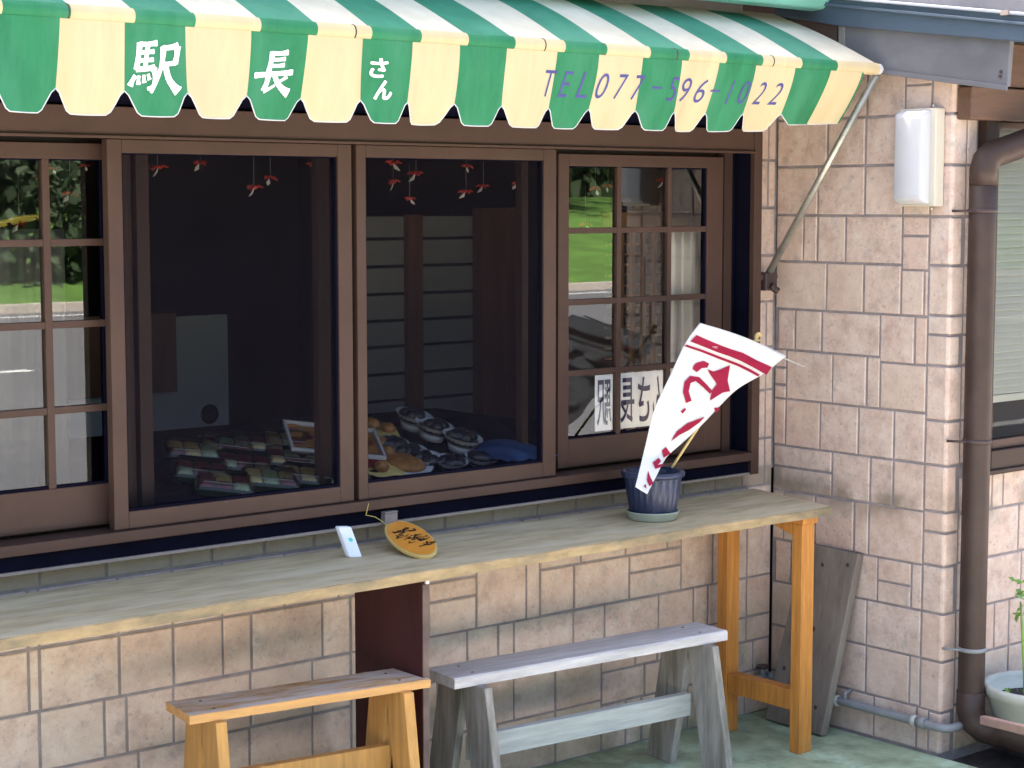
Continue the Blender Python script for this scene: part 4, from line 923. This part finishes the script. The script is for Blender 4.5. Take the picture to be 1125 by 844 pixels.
motifs = [[(289, 108), (341, 131), (394, 153), (438, 169), (484, 183), (544, 215), (606, 243), (584, 276), (525, 243), (470, 215), (425, 197), (380, 182), (320, 158), (262, 135)],
 [(245, 148), (318, 172), (390, 200), (430, 215), (470, 230), (515, 252), (555, 275), (548, 283), (505, 260), (460, 238), (420, 223), (380, 208), (310, 180), (238, 156)],
 [(272, 252), (278, 235), (290, 225), (320, 217), (342, 228), (335, 245), (310, 248), (290, 265)],
 [(245, 395), (232, 350), (238, 305), (262, 280), (300, 285), (335, 320), (356, 345), (345, 356), (315, 326), (285, 302), (264, 310), (256, 345), (268, 385)],
 [(335, 252), (360, 262), (385, 255), (430, 235), (420, 300), (430, 345), (400, 350), (345, 385), (355, 340), (375, 315), (350, 280)],
 [(222, 430), (240, 415), (245, 422), (230, 440)], [(362, 415), (390, 413), (372, 436)],
 [(182, 555), (205, 515), (250, 480), (290, 465), (325, 452), (300, 478), (255, 510), (215, 530)],
 [(142, 595), (160, 580), (180, 608), (150, 625)], [(105, 645), (130, 625), (140, 640), (125, 655), (150, 650), (140, 665), (115, 672)],
 [(85, 680), (95, 708), (108, 732), (90, 745), (80, 720)], [(65, 745), (75, 735), (78, 755)]]
import mathutils.geometry as mg
for pi_, poly in enumerate(motifs):
    mb = MB()
    # densify so the print follows the cloth, then triangulate
    D = []
    for i, p in enumerate(poly):
        q = poly[(i + 1) % len(poly)]; k = max(1, int(math.hypot(q[0] - p[0], q[1] - p[1]) / 12))
        D += [(p[0] + (q[0] - p[0]) * j / k, p[1] + (q[1] - p[1]) * j / k) for j in range(k)]
    tri = mg.tessellate_polygon([[Vector((a, b_, 0)) for a, b_ in D]])
    mb.add([flag_pt(690 + a / 3.835, 340 + b_ / 3.835, .0042) for a, b_ in D], [tuple(f) for f in tri])
    mb.build('printed_stripe' if pi_ < 2 else 'brush_writing', M['flag_red'], t)
pb = at(738, 514, 1, pc.y); pt = at(833, 369, 1, pc.y + .012)
mb = MB(); mb.tube([pb, pt, pt + (pt - pb).normalized() * .01], .0042, 10); mb.build('pole', M['bamboo'], t)
a = at(770, 356, 1, FY - .003); b_ = at(884, 403, 1, FY - .003)
mb = MB(); mb.tube([a, b_], [.003, .0018], 8); mb.build('crossbar', M['flag'], t)
mb = MB(); mb.tube([pt + Vector((.012 * math.cos(k * .6), 0, .012 * math.sin(k * .6) - .004)) for k in range(10)], .0045, 8); mb.build('finial', M['bamboo'], t)

# ------------------------------------------------------------------ small things on the counter
wp = [at(x, y, 2, CZ) for x, y in ((376, 611), (401, 606))]
t = thing('white_box', 'small white upright box with a teal dot on the counter', 'box', (*((wp[0] + wp[1]) / 2).xy, CZ), 0)
base = (wp[0] + wp[1]) / 2; rx = Vector((.5, -.62, 0)).normalized()
ux = (at(401, 607, 1, base.y) - at(384, 612, 1, base.y)); ux.z = 0; 
ux = Vector((.765, -.50, 0)).normalized() * .036; lean = at(369, 575, 1, base.y + .03) - at(384, 612, 1, base.y - .012); lean = Vector((-.012, .035, .082)); dp = Vector((-.012, -.018, 0)) * -1
o0 = at(384, 613, 2, CZ)
P = [o0, o0 + ux, o0 + ux + Vector((.0, .020, 0)), o0 + Vector((.0, .020, 0))]
mb = MB(); mb.hexa(P + [p + lean for p in P]); mb.build('case', M['white_plastic'], t, bevel=.004)
nrm = ux.cross(lean).normalized(); cd = o0 + ux * .58 + lean * .58 + nrm * .0008
e1, e2 = ux.normalized(), lean.normalized()
mb = MB(); mb.add([cd + (e1 * math.cos(k * .5236) + e2 * math.sin(k * .5236)) * .006 for k in range(12)], [tuple(range(12))]); mb.build('sticker', M['teal_dot'], t)

# oval plaque leaning on the sill course
t = thing('oval_plaque', 'orange varnished oval wooden plaque with black brush writing', 'sign', (*at(465, 612, 2, CZ).xy, CZ))
P0 = at(468, 613.5, 2, CZ + .001); Q0 = at(428, 577, 1, -.075); N0 = Vector((.77, -.64, 0)).cross(Q0 - P0).normalized()
def on_pl(px, py):
    d = RM @ Vector((px - CX, py - CY, F)); return CAM + d * ((P0 - CAM).dot(N0) / d.dot(N0))
nn = N0 if N0.dot(CAM - P0) > 0 else -N0
ca, sa_ = math.cos(R_(27)), math.sin(R_(27))
def px_ell(k, s): a_, b2 = 31.5 * s * math.cos(k), 15.5 * s * math.sin(k); return (451.5 + a_ * ca - b2 * sa_, 595 + a_ * sa_ + b2 * ca)
def sup(k, s): return on_pl(*px_ell(k, s))
oc = on_pl(451.5, 595); ea = sup(0, 1) - oc; eb = sup(-math.pi / 2, 1) - oc
rim = [sup(2 * math.pi * k / 48, 1) for k in range(48)]
mb = MB(); mb.prism([p for p in rim], nn * .010); mb.build('board', M['sign_rim'], t, bevel=.002)
mb = MB(); face = [sup(2 * math.pi * k / 48, .93) + nn * .0106 for k in range(48)]; mb.add(face, [tuple(range(48))]); mb.build('face', M['orange_sign'], t)
mb = MB(); random.seed(5)
ex = ea.normalized(); ey_ = nn.cross(ex); ey_ = ey_ if ey_.dot(eb) > 0 else -ey_
def stroke(pts, wd):
    for (x, y), (x2, y2) in zip(pts[:-1], pts[1:]):
        d = Vector((x2 - x, y2 - y)); n_ = Vector((-d.y, d.x)).normalized() * wd / 2
        mb.add([oc + ex * q[0] + ey_ * q[1] + nn * .0116 for q in ((x + n_.x, y + n_.y), (x2 + n_.x * .6, y2 + n_.y * .6), (x2 - n_.x * .6, y2 - n_.y * .6), (x - n_.x, y - n_.y))], [(0, 1, 2, 3)])
kx, ky = ea.length, eb.length
for cx in (-.52, -.30, -.05, .16, .48):
    for k in range(6):
        x = cx * kx + random.uniform(-.07, .07) * kx; y = random.uniform(-.30, .30) * ky; a = random.uniform(-.6, 1.8)
        stroke([(x, y), (x + .09 * kx * math.cos(a), y + .30 * ky * math.sin(a)), (x + .13 * kx * math.cos(a + .9), y + .26 * ky * math.sin(a + .9))], random.uniform(.0035, .006))
mb.build('brush_writing', M['ink'], t)
mb = MB(); h0 = sup(math.pi, .93) + nn * .012; clip = at(426, 571, 1, -.07)
mb.tube([at(405, 553, 1, -.09), at(402, 566, 1, -.088), at(412, 568, 1, -.085), at(420, 573, 1, -.082), h0, at(434, 573, 1, -.08), clip], .0011, 6); mb.build('string', M['string'], t)
t = thing('cable_clip', 'small grey clip box on the window sill above the oval plaque', 'clip', tuple(clip))
mb = MB(); mb.box(clip.x - .022, clip.x + .022, -.088, -.0665, clip.z - .012, clip.z + .02); mb.box(clip.x - .023, clip.x + .023, -.089, -.0665, clip.z + .0205, clip.z + .026); mb.build('body', M['grey_plastic'], t, bevel=.002)

# ------------------------------------------------------------------ lamp on the side wall
t = thing('wall_lamp', 'white rectangular wall lamp on the tiled side wall', 'lamp', (0, -.62, 1.88))
mb = MB(); mb.box(-.045, -.0005, -.69, -.548, 1.735, 2.036); mb.build('base', M['lamp_base'], t, bevel=.004)
mb = MB()
def cov(u_, v_):
    y = -.552 - .118 * u_; z = 1.742 + .288 * v_
    e = min(1, 10 * min(u_, 1 - u_), 12 * min(v_, 1 - v_)); return (-.046 - .045 * (1 - (1 - e) ** 2) ** .5 * (.75 + .25 * math.sin(math.pi * u_)), y, z)
mb.grid(cov, 30, 40); mb.build('cover', M['lamp_cover'], t)
mb = MB()
for z in (2.042, 1.729): mb.tube([(-.02, -.66, z - .006), (-.02, -.66, z + .006)], .006, 10)
mb.build('screw', M['steel'], t)

# ------------------------------------------------------------------ plank, pipes, downspout
t = thing('leaning_plank', 'wide grey brown plank with bolt holes leaning on the side wall', 'plank', (-.12, -.2, 0))
B0, B1, T1, T0 = Vector((-.118, -.085, .001)), Vector((-.132, -.345, .001)), Vector((-.026, -.40, .60)), Vector((-.022, -.165, .607))
nrm = (B1 - B0).cross(T0 - B0).normalized()
if nrm.x > 0: nrm = -nrm
mb = MB(); th = -nrm * .030; P4 = [B0, B1, T1, T0]
off = Vector((-.008, 0, .0)) ; zlow = min((p + th).z for p in (B0, B1)); up = Vector((0, 0, max(0, .001 - zlow)))
P4 = [p + up for p in P4]
mb.add(P4 + [p + th for p in P4], [(0, 1, 2, 3), (7, 6, 5, 4), (0, 4, 5, 1), (1, 5, 6, 2), (2, 6, 7, 3), (3, 7, 4, 0)]); mb.build('board', M['plank'], t, bevel=.003)
mb = MB()
def on_plank(u_, v_): return P4[0].lerp(P4[1], u_).lerp(P4[3].lerp(P4[2], u_), v_) + nrm * .001
for (u_, v_, r_) in [(.15, .93, .007), (.42, .90, .007), (.86, .93, .007), (.15, .30, .007), (.55, .12, .007), (.82, .14, .007), (.5, .55, .009), (.52, .38, .01), (.30, .62, .005), (.70, .10, .01), (.75, .05, .008), (.35, .72, .006)]:
    c = on_plank(u_, v_); e1 = (P4[1] - P4[0]).normalized(); e2 = nrm.cross(e1); mb.add([c + (e1 * math.cos(k * .5236) + e2 * math.sin(k * .5236) * random.uniform(.8, 1.2)) * r_ for k in range(12)], [tuple(range(12))])
mb.build('bolt_hole', M['dark_iron'], t)

t = thing('water_pipe', 'grey water pipe running low along the tiled side wall', 'pipe', (-.03, -.5, .1))
mb = MB(); mb.tube([(-.032, -.06, .108), (-.032, -.40, .104), (-.032, -.735, .101), (-.029, -.755, .101), (-.015, -.768, .101), (.01, -.77, .101), (.05, -.77, .101)], .0135, 14); mb.build('tube', M['pvc'], t)
for y0, y1, m_ in ((-.335, -.30, 'pvc_light'), (-.635, -.655, 'pvc_light'), (-.66, -.69, 'pvc'), (-.10, -.14, 'pvc')):
    q = MB(); q.tube([(-.032, y0, .103), (-.032, y1, .103)], .0185, 14); q.build('coupling', M[m_], t)
mb = MB(); mb.tube([(-.032, -.36, .104), (-.032, -.36, .135), (-.002, -.36, .14)], .006, 8); mb.build('clamp', M['pvc'], t)
t = thing('pipe_valve', 'small grey pipe valve in the corner behind the counter legs', 'valve', (-.06, -.03, .13))
mb = MB(); mb.tube([(-.13, -.035, .125), (-.05, -.035, .13)], .014, 12); mb.tube([(-.075, -.035, .13), (-.075, -.035, .165)], .009, 10); mb.tube([(-.05, -.035, .13), (-.03, -.05, .13)], .017, 12); mb.build('body', M['pvc'], t)
mb = MB(); mb.lathe((-.075, -.035, .165), [(.019, 0), (.021, .004), (.019, .009)], 12, rib=lambda j, z: .12 * (j % 2)); mb.build('handle', M['dark_iron'], t)

t = thing('downspout', 'brown drainpipe on the tiled corner with bent top and foot', 'drainpipe', (.07, -.79, 0))
dx, dy = .073, -.782; rd = .042
mb = MB()
path = [(dx, dy, .14)] + [(dx, dy, .2 + 1.62 * k / 10) for k in range(11)]
mb.tube(path, rd, 24); mb.build('pipe', M['downspout'], t)
mb = MB(); mb.tube([(dx, dy, 1.80), (dx, dy, 1.845), (dx + .008, dy - .003, 1.875), (dx + .03, dy - .012, 1.895), (dx + .07, dy - .03, 1.908), (dx + .30, dy - .10, 1.985), (dx + .42, dy - .13, 2.05), (dx + .44, dy - .135, 2.25)], rd * 1.02, 24); mb.build('elbow', M['downspout'], t)
mb = MB(); mb.tube([(dx, dy, .21), (dx, dy, .15), (dx + .004, dy - .010, .115), (dx + .015, dy - .035, .095), (dx + .03, dy - .08, .088), at(1100, 805, 2, .083), at(1160, 823, 2, .075)], rd * 1.07, 24); mb.build('elbow', M['downspout'], t)
for z in (1.715, 1.0, .34):
    q = MB(); q.lathe((dx, dy, z), [(rd + .002, 0), (rd + .004, .003), (rd + .004, .010), (rd + .002, .013)], 24); q.tube([(dx - rd, dy + .01, z + .006), (dx - .07, -WL, z + .006)], .004, 6); q.build('bracket', M['dark_iron'] if z > .5 else M['pvc'], t)

# planter pot on the right with its sprig, and the timber edging
pp = at(1146, 752, 1, -.98)
t = thing('timber_edging', 'pinkish timber edging board between the drainpipe foot and the planter pot', 'board', (.3, -.9, 0))
e0 = at(1080, 786, 1, -.86); e1 = at(1150, 803, 1, -1.22) 
mb = MB(); d = (e1 - e0).normalized(); sdv = Vector((-d.y, d.x, 0)) * .012
mb.hexa([e0 - sdv + Vector((0, 0, -.028)), e1 - sdv + Vector((0, 0, -.028)), e1 + sdv + Vector((0, 0, -.028)), e0 + sdv + Vector((0, 0, -.028)), e0 - sdv, e1 - sdv, e1 + sdv, e0 + sdv]); mb.build('board', M['pink_board'], t, bevel=.004)
zb2 = .07
mb = MB(); mb.box(.27, 1.4, -1.5, -.745, -.03, zb2); struct('planting_bed', mb, M['soil'])
pcx, pcy = at(1150, 800, 2, zb2 + .03).xy
c0 = at(1146, 752, 1, -.925); RR = .187
t = thing('planter_pot', 'round grey green planter pot with seedlings beside the drainpipe', 'pot', (c0.x, -.925, zb2))
hh = c0.z - zb2
mb = MB(); mb.lathe((0, 0, 0), [(.135, 0), (.14, .01), (RR - .012, hh - .035), (RR - .004, hh - .03), (RR, hh - .008), (RR - .002, hh), (RR - .016, hh + .001), (RR - .022, hh - .012), (RR - .032, hh - .05), (.02, hh - .052)], 56); mb.build('pot_body', M['pot_grey'], t, local=True)
mb = MB(); mb.lathe((0, 0, hh - .05), [(RR - .034, 0), (.08, .012), (.001, .014)], 32); mb.build('soil', M['soil'], t, local=True)
mb = MB()
for k in range(60):
    a = random.uniform(0, 6.28); r_ = random.uniform(.0, .13); p = Vector((r_ * math.cos(a), r_ * math.sin(a), hh - .04)); d = Vector((random.uniform(-1, 1), random.uniform(-1, 1), random.uniform(.3, 1))).normalized() * .022; s_ = d.cross(Vector((random.uniform(-1, 1), random.uniform(-1, 1), .3))).normalized() * .008
    mb.quad(p, p + d * .5 + s_, p + d, p + d * .5 - s_)
mb.build('seedlings', M['plant_leaf'], t, local=True)
sp = at(1121, 702, 1, -.86)
t = thing('young_plant', 'young leafy plant with yellow flower behind the planter pot', 'plant', (sp.x + .03, -.86, zb2))
mb = MB(); root = Vector((sp.x + .03, -.86, zb2)); tipz = at(1119, 655, 1, -.86)
mb.tube([root, root + Vector((.0, 0, .15)), Vector((tipz.x + .012, -.86, tipz.z - .02))], [.006, .005, .003], 8); mb.build('stem', M['plant_leaf'], t)
mb = MB()
for k in range(26):
    p = Vector((tipz.x + random.uniform(-.004, .05), -.86 + random.uniform(-.03, .03), tipz.z + random.uniform(-.10, .05)))
    d = Vector((random.uniform(-1, 1), random.uniform(-1, 1), random.uniform(-.2, .8))).normalized() * random.uniform(.025, .04); s_ = d.cross(Vector((random.gauss(0, 1), random.gauss(0, 1), random.gauss(0, 1)))).normalized() * .009
    mb.add([p, p + d * .4 + s_, p + d, p + d * .4 - s_], [(0, 1, 2, 3)])
mb.build('leaves', M['plant_leaf'], t)
mb = MB(); fc = Vector((tipz.x + .004, -.885, tipz.z - .005))
for k in range(7): a = k * .9; mb.add([fc, fc + Vector((math.cos(a) * .012 - .003, -.004, math.sin(a) * .012)), fc + Vector((math.cos(a + .4) * .016, -.005, math.sin(a + .4) * .016)), fc + Vector((math.cos(a + .8) * .011, -.003, math.sin(a + .8) * .011))], [(0, 1, 2, 3)])
mb.build('flower', M['yellow_petal'], t)

S.cycles.use_denoising = True
S.cycles.max_bounces = 10; S.cycles.transparent_max_bounces = 16; S.cycles.diffuse_bounces = 5
